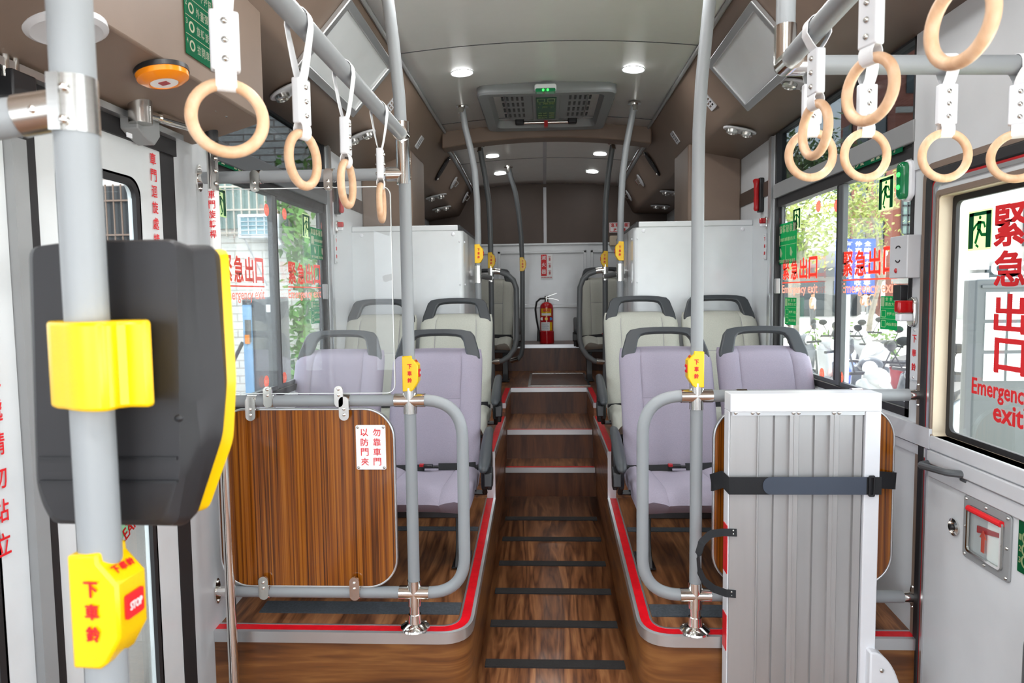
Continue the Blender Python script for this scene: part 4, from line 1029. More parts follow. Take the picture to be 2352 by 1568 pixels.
for k_ in range(9): m.prism(rrect(w * .07, h * .045, .001, cx=-w * .42 + k_ * w * .1, cy=-h * .44), .001, fm, .004)
m.build('pictogram', 'dred', t)
q = P(1423, 522, D=YB - .01); t = thing('first_aid_sign', 'white sign with red lettering on the brown rear wall', 'sign', q)
fm = FRONT((q.x, YB - .002, q.z)); kk = YB / 1568
MB().prism(rrect(46 * kk, 22 * kk, .004), .003, fm).build('plate', 'paper', t)
m = row(MB(), '急救設備', fm, -.085, .022, .036, .044, bold=.02, up=.0045); row(m, '放置處', fm, -.062, -.024, .036, .044, bold=.02, up=.0045)
m.ringprism(rrect(.195, .088, .004), rrect(.187, .08, .004), .001, fm, .003); m.build('lettering', 'red', t)
q = P(1413, 552, D=YB - .1); t = thing('wall_box', 'small cream switch box under the first-aid sign', 'box', q)
MB().box((q.x, YB - .04, q.z), (.1, .08, .1)).build('case', 'beige', t, bevel=.008); MB().prism([(-.02, -.03), (.02, -.01), (.02, .03), (-.02, .01)], .04, FRONT((q.x + .06, YB - .05, q.z))).build('lever', 'dgrey', t)
MT['hatch'] = mat('hatch_grey_plastic', '#7a7d7f', .45)
# ================================================================ roof hatch
hx0, hx1, hy0, hy1 = -.385, .43, 4.02, 4.95
cxh, cyh = (hx0 + hx1) / 2, (hy0 + hy1) / 2
zf = 1.178
t = thing('roof_hatch', 'grey roof hatch with vent slots and green instruction label', 'roof hatch', (cxh, cyh, zf))
def down(o): return frame(o, (1, 0, 0), (0, 1, 0))
o1, i1 = rrect(hx1 - hx0, hy1 - hy0, .06), rrect(hx1 - hx0 - .13, hy1 - hy0 - .15, .05)
m = MB(); A = [[V((cxh + x, cyh + y, z)) for x, y in p + [p[0]]] for p, z in ((o1, zf + .04), (o1, zf - .022), (rrect(hx1 - hx0 - .02, hy1 - hy0 - .02, .055), zf - .032), (i1, zf - .026), (rrect(hx1 - hx0 - .2, hy1 - hy0 - .22, .045), zf + .06))]
m.grid(A); bmesh.ops.remove_doubles(m.bm, verts=m.bm.verts, dist=1e-5); m.build('frame', 'hatch', t, ang=40)
MB().box2((hx0 + .09, hy0 + .09, zf + .05), (hx1 - .09, hy1 - .09, zf + .07)).build('recess', 'black', t)
lid = MB().box2((hx0 + .15, hy0 + .11, zf - .006), (hx1 - .15, hy1 - .22, zf + .03)).build('lid', 'hatch', t, bevel=.02, seg=3)
for sx in (-1, 1):
    for i in range(5):
        for j in range(4): MB().box((cxh + sx * .205 + (i - 2) * .03, hy0 + .2 + j * .13, zf - .006), (.014, .075, .004)).build('vent_slot', 'black', lid)
lbz = zf - .009; fmd = frame((cxh - .0, cyh - .08, lbz), (1, 0, 0), (0, -1, 0))
MB().box2((cxh - .085, hy0 + .09, zf - .012), (cxh + .085, hy1 - .21, zf)).build('centre_plate', 'hatch', lid, bevel=.004)
lb = MB().prism(rrect(.125, .50, .004), .004, frame((cxh, cyh - .05, zf - .013), (1, 0, 0), (0, -1, 0))).build('green_label', mat('dark_green_film', '#0c4a30', .4), t)
fmd = frame((cxh, cyh - .05, zf - .0172), (1, 0, 0), (0, -1, 0)); m = MB()
for i, tx in enumerate(('安全門', '開啟', '方式', '1 壓下', '2 推開')): put(m, tx, fmd, -.022, -.2 + i * .055 - .0, .06, .036, .02) if i < 3 else put(m, tx, fmd, 0, -.2 + i * .085, .1, .045, .02)
for i in range(3): m.prism(rrect(.035, .028, .006, cx=.036, cy=-.2 + i * .055), .001, fmd)
for sx in (-.03, .03): m.ringprism(rrect(.045, .07, .003, cx=sx, cy=.2), rrect(.037, .06, .003, cx=sx, cy=.2), .001, fmd)
m.build('lettering', 'glow', lb)
yb_ = hy1 - .16
MB().tube([(cxh - .16, yb_, zf - .012), (cxh + .16, yb_, zf - .012)], .011, 12).build('release_bar', 'steel', t)
for sx in (-.18, .18): MB().box((cxh + sx, yb_, zf - .005), (.06, .045, .04)).build('bar_mount', 'black', t, bevel=.008)
MB().box((cxh, yb_, zf - .02), (.025, .05, .05)).build('red_tab', 'dred', t)
q = V((cxh - .005, hy0 - .012, zf - .02))
t = thing('exit_lamp', 'small green exit lamp at the front edge of the roof hatch', 'lamp', q)
MB().prism(rrect(.125, .04, .014), .06, FRONT(q + V((0, .04, .01)))).build('housing', 'white_pl', t, bevel=.004)
MB().prism(rrect(.115, .02, .008), .05, FRONT(q + V((0, .025, -.006)))).build('lens', 'glens', t, bevel=.003)
m = MB()
for sx in (-.013, .013): m.ball(q + V((sx, -.026, -.007)), .007, n=10)
m.build('green_led', 'gled', t)
# ================================================================ ceiling downlights
def downlight(px, py, e, r, label, pw):
    y = 4.
    for _ in range(30):
        x = P(px, py, D=y).x; zz = zc(x, ze(y) if y > 5.04 else 1.165); y = P(px, py, Z=zz).y
    p = V((x, y, zz - .001)); sl = -2 * .042 * (x - CX) / HW ** 2
    rot = M.Translation(p) @ M.Rotation(math.atan(sl) * -1, 4, 'Y')
    t = thing('downlight', label, 'ceiling light', p, group='round ceiling lights')
    MB().lathe([(r * .98, 0), (r * 1.07, -.001), (r * 1.05, -.006), (r * .96, -.004)], m=rot, n=32, cap=False).build('rim', 'white_pl', t)
    MB().lathe([(0, -.0035), (r * .97, -.0035), (r * .97, -.001), (0, -.001)], m=rot, n=32).build('lens', 'led', t)
    l = lamp('downlight_glow', 'AREA', p + V((0, 0, -.012)), pw, r * 1.8); l.parent = None
    return t
downlight(1061, 166, 0, .059, 'round white ceiling light before the roof hatch, entrance side', 5)
downlight(1455, 158, 0, .059, 'round white ceiling light before the roof hatch, emergency-window side', 5)
downlight(1131, 358, 0, .055, 'round rear ceiling light, entrance side, just behind the beam', 1.2)
downlight(1378, 353, 0, .055, 'round rear ceiling light above the first-aid sign, just behind the beam', 1.2)
downlight(1149, 398, 0, .055, 'round rear ceiling light by the bent pole, close to the rear wall', 1.2)
downlight(1360, 394, 0, .055, 'round rear ceiling light above the first-aid sign, close to the rear wall', 1.2)
# ================================================================ fittings on coves and walls
def cove(px, py, s, off=.002):
    ex = EL if s < 0 else ER; y = 3.5; r = _w(_d(px, py))
    for _ in range(25):
        kx, kz = kink(y); kx = kx if s < 0 else 2 * CX - kx; e = ze(y) if y > 5.04 else 1.165
        d = V((kx - ex, 0, kz - e)).normalized(); u = V((0, -s, 0)); n = u.cross(-d)
        k = (V((ex, 0, e)).dot(n)) / r.dot(n); p = r * k; y = max(.5, min(7, p.y))
    return p + n * off, frame(p + n * off, u, -d)
def soffit(px, py, s, off=.002):
    y = 3.5; r = _w(_d(px, py)); w = LW if s < 0 else RW
    for _ in range(25):
        kx, kz = kink(y); kx = kx if s < 0 else 2 * CX - kx
        wz = (.80 if y < 3.6 else .80 - .06 * (y - 3.6) / 3.4) + (.03 if s > 0 else 0)
        d = V((w - kx, 0, wz - kz + .014)).normalized(); u = V((0, -s, 0)); n = u.cross(-d)
        if n.z > 0: n = -n
        k = V((kx, 0, kz - .014)).dot(n) / r.dot(n); p = r * k; y = max(.5, min(7, p.y))
    return p + n * off, frame(p + n * off, u, -d)
for s, fl_, fh, nl, lab in ((-1, (805, 264), (905, 152), (668, 153), 'blank white advert panel on the brown cove above the entrance-side window'), (1, (1724, 250), (1624, 148), (1858, 136), 'blank white advert panel on the brown cove behind the chrome overhead elbow')):
    a, f0 = cove(*fl_, s); b, _ = cove(*fh, s); c_, _ = cove(*nl, s)
    w = abs(a.y - c_.y); h = (b - a).length; cc = (b + a) / 2; y0 = (a.y + c_.y) / 2
    cc = V((cc.x, y0, cc.z)); fm = frame(cc, (0, -s, 0), f0.col[1].to_3d())
    t = thing('advert_panel', lab, 'panel', cc)
    MB().ringprism(rrect(w, h, .006), rrect(w - .07, h - .07, .004), .022, fm, -.004).build('panel_frame', 'alu', t, bevel=.004)
    MB().prism(rrect(w - .068, h - .068, .004), .012, fm, -.004).build('panel_board', 'white', t)
def grille(px, py, s, lab, sz=.085):
    p, fm = cove(px, py, s); t = thing('air_grille', lab, 'air vent', p, group='square cove grilles')
    MB().prism(rrect(sz * .9, sz * .9, .004), .002, fm).build('vent_backing', 'black', t)
    m = MB(); m.ringprism(rrect(sz, sz, .006), rrect(sz * .76, sz * .78, .002), .006, fm); m.prism(rrect(sz * .07, sz * .78, .0005), .005, fm)
    for j in range(5): m.prism(rrect(sz * .78, sz * .08, .0005, cy=(j - 2) * sz * .18), .005, fm)
    m.build('grille_frame', 'lgrey', t)
grille(897, 240, -1, 'square air grille beside the advert panel, half hidden by the entrance-side pole', .1); grille(962, 326, -1, 'square air grille on the entrance-side cove in front of the beam')
grille(1629, 231, 1, 'square air grille beside the advert panel, emergency-window side', .1); grille(1552, 315, 1, 'square air grille on the emergency-window cove in front of the beam')
for px, py, s, lab in ((1015, 386, -1, 'black oval loudspeaker on the rear cove, entrance side'), (1499, 375, 1, 'black oval loudspeaker on the rear cove, emergency-window side')):
    p, fm = cove(px, py, s); t = thing('loudspeaker', lab, 'loudspeaker', p)
    MB().prism(circ(1, 28, sx=.045, sy=.11), .012, fm).build('cover', 'black', t, bevel=.005); m = MB()
    for q in (-.09, .09): m.ball(fm @ V((0, q, .013)), .008, n=8)
    m.build('screws', 'steel', t)
def pod(p, fm, lab, rx, ry, small=False):
    t = thing('reading_light', lab, 'reading light', p, group='reading lights and air nozzles')
    MB().prism(circ(1, 28, sx=rx, sy=ry), .012, fm).build('base', 'lgrey', t, bevel=.005)
    if small:
        MB().tube([fm @ V((-.012, -.02, .012)), fm @ V((-.012, -.02, .04)), fm @ V((.0, .02, .045)), fm @ V((.0, .03, .012))], .006, 8).build('coat_hook', 'chrome', t)
    else:
        for q in (-.4, .4): MB().lathe([(.032, 0), (.03, .018), (.02, .022), (.018, .012), (0, .012)], m=fm @ M.Translation((0, q * ry * 2 * .55, .01)), n=20).build('nozzle', 'steel', t)
for px, py, s, lab in ((664, 203, -1, 'twin air nozzle under the entrance-side soffit, beside the second strap'), (826, 310, -1, 'twin air nozzle under the entrance-side soffit, behind the third strap'), (1001, 449, -1, 'twin nozzle at the edge of the brown pillar cover, entrance side'), (1014, 476, -1, 'twin nozzle in the dark rear corner, entrance side'),
                       (1700, 296, 1, 'twin air nozzle under the soffit above the red window hammer'), (1838, 190, 1, 'twin air nozzle behind the chrome overhead elbow'), (1541, 439, 1, 'twin nozzle at the edge of the brown pillar cover, emergency-window side'), (1517, 471, 1, 'twin nozzle in the dark rear corner, emergency-window side')):
    p, fm = soffit(px, py, s); pod(p, fm, lab, .05, .09)
for px, py, s, lab in ((1040, 419, -1, 'chrome hook light on the rear cove, entrance side'), (1067, 452, -1, 'chrome hook light closest to the rear wall, entrance side'), (1473, 413, 1, 'chrome hook light on the rear cove, emergency-window side'), (1446, 448, 1, 'chrome hook light closest to the rear wall, emergency-window side')):
    p, fm = cove(px, py, s); pod(p, fm, lab, .045, .06, True)
# header box fittings
p = P(371, 163, Z=.562); t = thing('warning_lamp', 'round orange lamp under the brown door header', 'lamp', p); dn = M.Translation(p) @ M.Rotation(PI, 4, 'X') @ M.Rotation(.2, 4, 'Y')
dn = M.Translation(p + V((0, 0, -.002))) @ M.Rotation(PI - .21, 4, 'Y')
MB().lathe([(0, -.006), (.064, -.006), (.064, .006), (0, .006)], m=dn, n=32).build('base_ring', 'black', t)
MB().lathe([(.062, .005), (.06, .018), (.045, .028), (.034, .03), (.033, .026), (0, .026)], m=dn, n=32).build('lens', 'orange', t)
MB().lathe([(0, .026), (.0325, .026), (.0325, .0285), (0, .0285)], m=dn, n=32).build('centre_disc', 'paper', t); 
m = MB(); m.prism(rrect(.022, .022, .002), .001, dn, .0286); m.build('mark', 'dred', t)
p = P(152, 67, Z=.555); t = thing('ceiling_speaker', 'round pale loudspeaker disc under the brown door header', 'loudspeaker', p); dn = M.Translation(p) @ M.Rotation(PI - .21, 4, 'Y')
MB().lathe([(.078, -.01), (.078, .003), (.066, .009), (.058, .007), (.0, .010)], m=dn, n=36).build('grille', 'lgrey', t)
# ---------------------------------------------------------------- film signs
def onwall(px, py, s, inset=.0): return P(px, py, X=(LW + inset) if s < 0 else (RW - inset))
def sticker(name, lab, cat, px0, px1, pyc, hpx, X, s, m, group=None, th=.0012, r=.003):
    a, b = P(px0, pyc, X=X), P(px1, pyc, X=X); c = (a + b) / 2; w = abs(a.y - b.y); k = c.y / F * hpx
    c = P((px0 + px1) / 2, pyc, X=X); c.y = (a.y + b.y) / 2
    fm = (LEFT if s < 0 else RIGHT)(c); t = thing(name, lab, cat, c, group=group)
    MB().prism(rrect(w, k, r), th, fm).build('film', m, t)
    return t, fm, w, k
def runner(m, fm, w, h, up, flip=1):
    """running figure of the exit pictogram as separate strokes of one print"""
    q = lambda x, y: fm @ V((x * w * flip, y * h, up))
    def limb(pts, wd): m.tube([q(*p) for p in pts], 0, flat=(wd * w, .0006, (fm.col[2].to_3d()).cross((q(*pts[1]) - q(*pts[0])))))
    m.prism(circ(.045 * h, 14, .02 * w * flip, .31 * h), .0006, fm, up)
    limb([(0, .23), (-.03, .0)], .16); limb([(0, .2), (.18, .17), (.24, .05)], .07); limb([(-.02, .2), (-.17, .12), (-.27, .02)], .07)
    limb([(-.02, .02), (-.08, -.15), (-.16, -.33)], .09); limb([(-.01, .02), (.10, -.12), (.28, -.13)], .09); limb([(-.14, -.36), (-.02, -.42)], .06)
def exit_sign(lab, px0, px1, py0, py1, X, s, flip=1):
    t, fm, w, h = sticker('exit_sign', lab, 'exit sign', px0, px1, (py0 + py1) / 2, py1 - py0, X, s, 'glow', 'running-man exit signs')
    m = MB()
    m.prism(rrect(w * .2, h * .9, .001, cx=-w * .37 * flip), .0006, fm, .0012); m.prism(rrect(w * .2, h * .9, .001, cx=w * .37 * flip), .0006, fm, .0012); m.prism(rrect(w * .9, h * .09, .001, cy=h * .41), .0006, fm, .0012)
    m.build('green_frame', 'dgreen', t)
    m = MB(); runner(m, fm, w, h, .0022, flip); m.build('running_figure', 'dgreen', t)
GL, GR = LW - .016, RW + .016
exit_sign('exit sign on the window pane beside the green exit lamp', 2019, 2053, 406, 481, GR, 1)
exit_sign('exit sign on the window pane next to the green hammer notice, emergency side', 1822, 1839, 478, 526, GR, 1, -1)
exit_sign('exit sign on the window pane right behind the chrome door shaft', 491, 518, 432, 497, GL, -1, -1)
exit_sign('exit sign on the entrance-side pane above the Emergency exit lettering', 694, 711, 491, 546, GL, -1)
exit_sign('exit sign on the emergency door window beside the big red characters', 2225, 2279, 484, 572, XD + .043, 1)
def exit_text(lab, px0, px1, X, s, zpx):
    a, b = P(px0, 610, X=X), P(px1, 610, X=X); c = P((px0 + px1) / 2, zpx[1], X=X); c = V((X, (a.y + b.y) / 2, P(zpx[0], zpx[1], X=X).z)); w = abs(a.y - b.y)
    fm = (LEFT if s < 0 else RIGHT)(c); t = thing('window_lettering', lab, 'lettering', c, group='red emergency-exit lettering')
    m = MB()
    for i, ch in enumerate('緊急出口'): put(m, ch, fm, -w / 2 + w * (.115 + .255 * i), 0, w * .215, .104, .026, .0008)
    m.build('characters', 'wred', t)
    MB().box(fm @ V((0, -.066, .001)), (.0012, w, .006)).build('underline', 'wred', t)
    put(MB(), 'Emergency', fm, -w * .15, -.105, w * .7, .054, .012, .0008).build('latin_word', 'wred', t); put(MB(), 'exit', fm, w * .375, -.098, w * .25, .042, .012, .0008).build('latin_word', 'wred', t)
exit_text('red Emergency exit lettering in front of the blue parking sign', 1935, 2062, GR, 1, (2046, 597))
exit_text('red Emergency exit lettering on the pane towards the rear, emergency side', 1798, 1879, GR, 1, (1868, 614))
exit_text('red Emergency exit lettering partly behind the black card reader', 508, 605, GL, -1, (590, 621))
exit_text('red Emergency exit lettering in front of the climbing vine', 660, 735, GL, -1, (727, 631))
# big vertical lettering on the emergency door
XG = XD + .042; c = P(2330, 672, X=XG); t = thing('window_lettering', 'large vertical red Emergency exit lettering on the emergency door window', 'lettering', c)
m = MB()
for ch, y0, y1 in (('緊', 465, 568), ('急', 572, 660), ('出', 672, 768), ('口', 775, 862)):
    p0, p1 = P(2315, y0, X=XG), P(2315, y1, X=XG); f = RIGHT((XG, p0.y - .012, (p0.z + p1.z) / 2)); put(m, ch, f, 0, 0, .13, abs(p0.z - p1.z) * .95, .024, .0008)
m.build('characters', 'red', t)
m = MB(); p0 = P(2233, 885, X=XG); f = RIGHT((XG, p0.y, p0.z)); put(m, 'Emergency', f, .125, -.006, .25, .064, .022, .0008); m.build('latin_word', 'red', t); m = MB()
p0 = P(2282, 945, X=XG); f = RIGHT((XG, p0.y, p0.z)); put(m, 'exit', f, .062, 0, .125, .055, .024, .0008); m.build('latin_word', 'red', t)
# round red film dots
for i, (px, py, s, lab) in enumerate(((1880, 474, 1, 'red dot sticker on the pane edge beside the sash upright, rear pane'), (1922, 472, 1, 'red dot sticker on the pane above the blue parking sign'), (2066, 438, 1, 'red dot sticker beside the green exit lamp'), (1788, 507, 1, 'red dot sticker above the green hammer notice, emergency side'), (1888, 858, 1, 'low red dot sticker beside the lilac window seat'), (1931, 866, 1, 'low red dot sticker at the foot of the white sign post'),
                                       (612, 482, -1, 'red dot sticker over the air conditioner'), (653, 491, -1, 'red dot sticker over the vine by the sash upright'), (741, 519, -1, 'red dot sticker above the green hammer notice, entrance side'), (612, 876, -1, 'low red dot sticker above the chrome clip'), (653, 867, -1, 'low red dot sticker beside the lilac seat behind the screen'))):
    X = (GR if s > 0 else GL); p = P(px, py, X=X); fm = (LEFT if s < 0 else RIGHT)(p)
    t = thing('dot_sticker', lab, 'sticker', p, group='red dot stickers'); MB().prism(circ(.026, 24), .001, fm).build('film', 'coral', t)
    m = MB(); put(m, '推', fm, -.009, 0, .014, .018, .01, .0015); put(m, '拉', fm, .009, 0, .014, .018, .01, .0015); m.build('print', 'cream', t)
def notice(lab, px0, px1, py0, py1, X, s, rows, kind):
    t, fm, w, h = sticker('window_notice', lab, 'notice', px0, px1, (py0 + py1) / 2, py1 - py0, X, s, 'green', 'green window notices')
    m = MB(); up = .0016
    if kind == 'hammer':
        row(m, '車窗擊破裝置', fm, -w * .48, h * .36, w * .14, w * .162, h * .2, .03, up)
        m.prism(rrect(w * .17, h * .24, .002, cx=-w * .38, cy=h * .1), .0004, fm, up); row(m, '車窗擊破裝置操作方式', fm, -w * .26, h * .1, w * .055, w * .072, h * .09, .02, up)
        m.prism(rrect(w * .98, h * .012, .0005, cy=-h * .04), .0004, fm, up); m.prism(rrect(w * .012, h * .44, .0005, cy=-h * .27), .0004, fm, up)
        for q in (-.22, .27): m.prism([(w * q - w * .06, -h * .28), (w * q, -h * .34), (w * q + w * .06, -h * .24), (w * q + w * .02, -h * .18), (w * q - w * .02, -h * .10), (w * q - w * .06, -h * .12)], .0004, fm, up)
        for q in (-.46, .04): row(m, '取下擊破器', fm, w * q, -h * .43, w * .075, w * .085, h * .08, .02, up)
    else:
        m.prism(rrect(w * .2, h * .28, .002, cx=-w * .37, cy=h * .33), .0004, fm, up)
        row(m, '安全窗', fm, -w * .2, h * .41, w * .16, w * .24, h * .11, .02, up); row(m, '開啟方式', fm, -w * .2, h * .26, w * .14, w * .18, h * .11, .02, up)
        for k, tx in ((-.03, '按壓卡扣'), (-.33, '向左推窗')):
            row(m, tx, fm, -w * .1, h * k, w * .13, w * .15, h * .1, .02, up); m.ringprism(rrect(w * .26, h * .22, .003, cx=-w * .3, cy=h * k), rrect(w * .22, h * .18, .003, cx=-w * .3, cy=h * k), .0004, fm, up)
        for k in (.14, -.18): m.prism(rrect(w * .98, h * .01, .0004, cy=h * k), .0004, fm, up)
    m.build('print', 'cream', t)
notice('green hammer notice on the pane closest to the red hammer, emergency side', 1783, 1830, 513, 604, GR, 1, 0, 'hammer')
notice('green sliding-window notice below the blue parking sign', 2023, 2062, 681, 756, GR, 1, 0, 'slide')
notice('narrow green sliding-window notice under the rear pane lettering, emergency side', 1803, 1829, 684, 745, GR, 1, 0, 'slide')
notice('green hammer notice beside the vine on the entrance-side pane', 713, 747, 525, 596, GL, -1, 0, 'hammer')
notice('green sliding-window notice under the lettering on the entrance-side pane', 714, 733, 690, 743, GL, -1, 0, 'slide')
t, fm, w, h = sticker('grip_notice', 'long green notice strip under the upper pane behind the big strap rings', 'notice', 1946, 2073, 358, 28, RW - .006, 1, 'green')
row(MB(), '路況多變', fm, -w * .62 + w * .14, 0, h * .62, h * .8, h * .72, .03, .0016).build('print', 'cream', t); row(MB(), '請握緊扶手', fm, -w * .02, 0, h * .62, h * .85, h * .72, .03, .0016).build('print', 'cream', t)
t, fm, w, h = sticker('grip_notice', 'long green notice strip above the cross rail on the entrance side', 'notice', 478, 590, 378, 24, LW + .006, -1, 'green')
row(MB(), '路況多變', fm, -w * .48, 0, h * .62, h * .75, h * .72, .03, .0016).build('print', 'cream', t); row(MB(), '請握緊扶手', fm, -w * .02, 0, h * .62, h * .8, h * .72, .03, .0016).build('print', 'cream', t)
# header notice
a, b = P(425, 125, X=HBX), P(490, 161, X=HBX); w = b.y - a.y; z0 = (a.z + b.z) / 2; h = .27; fm = LEFT((HBX + .003, (a.y + b.y) / 2, z0 + h / 2))
t = thing('door_notice', 'green door-opening notice on the side of the brown header', 'notice', (HBX + .003, a.y, z0)); MB().prism(rrect(w, h, .002), .0012, fm).build('film', 'green', t)
m = MB()
for k, tx in enumerate(('拉開車門', '旋轉旋鈕', '外蓋彈開', '壓下按鈕')):
    z = -h / 2 + .028 + k * .048; row(m, tx, fm, -w * .12, z, w * .125, w * .152, .025, .012, .0016); put(m, str(4 - k), fm, -w * .45, z + .008, w * .05, .014, .012, .0016)
    m.ringprism(circ(.014, 16, -w * .29, z), circ(.009, 16, -w * .29, z), .0004, fm, .0016); m.prism(rrect(w * .98, .0012, .0002, cy=z + .024), .0004, fm, .0016)
row(m, '開啟方式', fm, -w * .12, -h / 2 + .028 + 4 * .048, w * .125, w * .152, .025, .012, .0016); m.build('print', 'cream', t)
# lettering on the lower glass of the entrance door
Xg = LW - .008; t = thing('door_glass_notice', 'red keep-clear lettering low on the entrance door glass behind the thick pole', 'notice', P(240, 1270, X=Xg))
f = LEFT(P(245, 1262, X=Xg)); m = MB()
put(m, '禁停', f, -.085, .02, .1, .07, .03, .001, rot=.45); put(m, '口', f, .10, .075, .06, .06, .03, .001, rot=.45); put(m, 'KEEP', f, -.09, -.055, .1, .03, .02, .001, rot=.45); put(m, 'CLEAR', f, .085, .015, .12, .036, .02, .001, rot=.45)
m.build('lettering', 'dred', t); m = MB(); m.prism([(-.17, -.06), (.14, .09), (.14, .12), (-.17, -.02)], .0006, f, -.0005); m.build('white_band', 'paper', t); m = MB(); m.prism([(-.17, -.11), (.14, .04), (.14, .085), (-.17, -.065)], .0006, f, -.0005); m.build('green_band', mat('soft_green_film', '#7fb08c', .5), t)
# ---------------------------------------------------------------- pillar fittings
def exit_lamp2(px, py, hpx, s, lab):
    p = onwall(px, py, s); k = p.y / F; t = thing('exit_lamp', lab, 'lamp', p); fm = (LEFT if s < 0 else RIGHT)(p)
    MB().prism(rrect(.062, hpx * k, .03), .02, fm).build('base', 'white_pl', t, bevel=.006); MB().prism(rrect(.046, hpx * k * .9, .022), .03, fm, .012).build('lens', 'glens', t, bevel=.01, seg=3)
    m = MB()
    for q in (-.15, .15): m.ball(fm @ V((0, q * hpx * k, .04)), .009, n=10)
    m.build('green_led', 'gled', t)
exit_lamp2(2093, 415, 92, 1, 'tall green exit lamp on the pillar beside the emergency door')
def hammer(px, py, hpx, s, lab):
    p = onwall(px, py, s); k = p.y / F; h = hpx * k; fm = (LEFT if s < 0 else RIGHT)(p); t = thing('window_hammer', lab, 'hammer', p)
    MB().prism(rrect(.055, h, .012), .025, fm).build('holder', 'black', t, bevel=.004)
    MB().tube([fm @ V((0, h * q, .035)) for q in (-.46, -.4, -.3, -.15, 0, .15, .3, .42, .47)], [.01, .016, .014, .016, .013, .016, .015, .022, .016], 10).build('grip', 'dred', t)
hammer(1752, 448, 76, 1, 'red window hammer in a black holder beside the emergency window'); hammer(769, 452, 80, -1, 'red window hammer in a black holder beside the entrance-side window')
def alarm(px, py, s, lab, sc=1.):
    p = onwall(px, py, s); fm = (LEFT if s < 0 else RIGHT)(p); t = thing('alarm_lamp', lab, 'lamp', p)
    MB().prism(rrect(.05 * sc, .10 * sc, .024 * sc), .014, fm).build('base', 'chrome', t, bevel=.004)
    MB().prism(rrect(.034 * sc, .042 * sc, .008), .05 * sc, fm @ M.Translation((0, .018 * sc, .01))).build('red_lens', 'lens', t, bevel=.006); MB().prism(rrect(.034 * sc, .026 * sc, .006), .045 * sc, fm @ M.Translation((0, -.018 * sc, .01))).build('white_lens', 'white_pl', t, bevel=.005)
alarm(2100, 716, 1, 'red and white alarm lamp on the pillar beside the emergency door'); alarm(1763, 512, 1, 'small red alarm lamp under the hammer beside the emergency window', .7); alarm(771, 521, -1, 'small red alarm lamp under the hammer, entrance side', .7)
def plate(px, py, hpx, s, lab, w=.032):
    p = onwall(px, py, s); k = p.y / F; h = hpx * k; fm = (LEFT if s < 0 else RIGHT)(p + V((-s * .003, 0, 0))); t = thing('bell_plate', lab, 'plate', p)
    MB().prism(rrect(w * 1.5, h, .004), .003, fm).build('strip', 'wall', t); column(MB(), '下車鈴', fm, 0, h * .36, h * .15, h * .27, w * .8, .02, .0036).build('lettering', 'red', t)
    m = MB()
    for q in (-.45, .45): m.ball(fm @ V((0, q * h, .003)), .004, n=8)
    m.build('rivets', 'steel', t)
plate(2104, 812, 118, 1, 'white strip with red characters on the pillar beside the emergency door'); plate(1759, 566, 58, 1, 'white strip with red characters under the alarm lamp, emergency window'); plate(770, 572, 66, -1, 'white strip with red characters under the alarm lamp, entrance side')
p = onwall(2094, 590, 1); t = thing('intercom_box', 'pale grey speaker box on the pillar beside the emergency door', 'box', p); fm = RIGHT(p)
MB().prism(rrect(.115, .142, .004), .045, fm).build('case', 'lgrey', t, bevel=.003); m = MB()
for y0, sg in ((.025, 1), (-.005, -1)): m.tube([fm @ V((.016 * math.cos(a), y0 + sg * .012 * math.sin(a), .0455)) for a in [PI * (.15 + .7 * i / 8) for i in range(9)]], .0022, 6)
m.build('speaker_slots', 'black', t); MB().ball(fm @ V((-.01, -.045, .046)), .006, (1, 1, 1.4), n=8).build('red_mark', 'dred', t)
p = onwall(2078, 672, 1); t = thing('window_catch', 'black window catch block under the intercom box', 'catch', p); MB().prism(rrect(.05, .055, .004), .028, RIGHT(p)).build('block', 'black', t, bevel=.003)
# emergency valve in the door
p = P(2268, 1232, X=XD); fm = RIGHT(p); t = thing('release_valve', 'emergency release behind a clear cover set in the white emergency door', 'release valve', p)
MB().ringprism(rrect(.205, .185, .012), rrect(.15, .135, .01), .006, fm).build('bezel', 'grey', t, bevel=.002)
MB().prism(rrect(.15, .135, .01), .003, fm, -.0).build('back_plate', 'lgrey', t); MB().prism(rrect(.055, .11, .006, cx=.035, cy=-.008), .004, fm, .001).build('white_block', 'paper', t)
MB().tube([fm @ V((-.07, .06, .012)), fm @ V((.075, .06, .012))], .009, 10).build('red_bar', 'red', t)
MB().prism([(-.035, .02), (.06, .03), (.06, .018), (-.035, .0)], .006, fm, .002).build('lever', 'dred', t)
MB().prism([(-.005, -.045), (.009, -.045), (.009, -.005), (.017, -.005), (.002, .018), (-.013, -.005), (-.005, -.005)], .001, fm, .013).build('arrow', 'wred', t)
MB().prism(rrect(.145, .13, .01), .002, fm, .011).build('clear_cover', 'glass', t); MB().ringprism(rrect(.152, .137, .012), rrect(.14, .125, .01), .006, fm, .008).build('cover_rim', 'chrome', t)
m = MB()
for x in (-.09, 0, .09):
    for y in (-.082, .082): m.ball(fm @ V((x, y, .006)), .005, (1, 1, 1), n=8)
for y in (-.0,): m.ball(fm @ V((-.09, y, .006)), .005, n=8); m.ball(fm @ V((.09, y, .006)), .005, n=8)
m.build('rivets', 'steel', t)
t, fm, w, h = sticker('valve_notice', 'dark green notice cut by the photo edge beside the release valve', 'notice', 2339, 2390, 1258, 135, XD - .001, 1, 'dgreen'); m = MB()
for k, tx in enumerate(('3', '2', '1')): put(m, tx, fm, -w * .38, -h * .28 + k * h * .2, .008, .016, .02, .002); m.ringprism(circ(.018, 14, -w * .1, -h * .28 + k * h * .2), circ(.013, 14, -w * .1, -h * .28 + k * h * .2), .0005, fm, .0014)
m.build('print', 'glow', t)
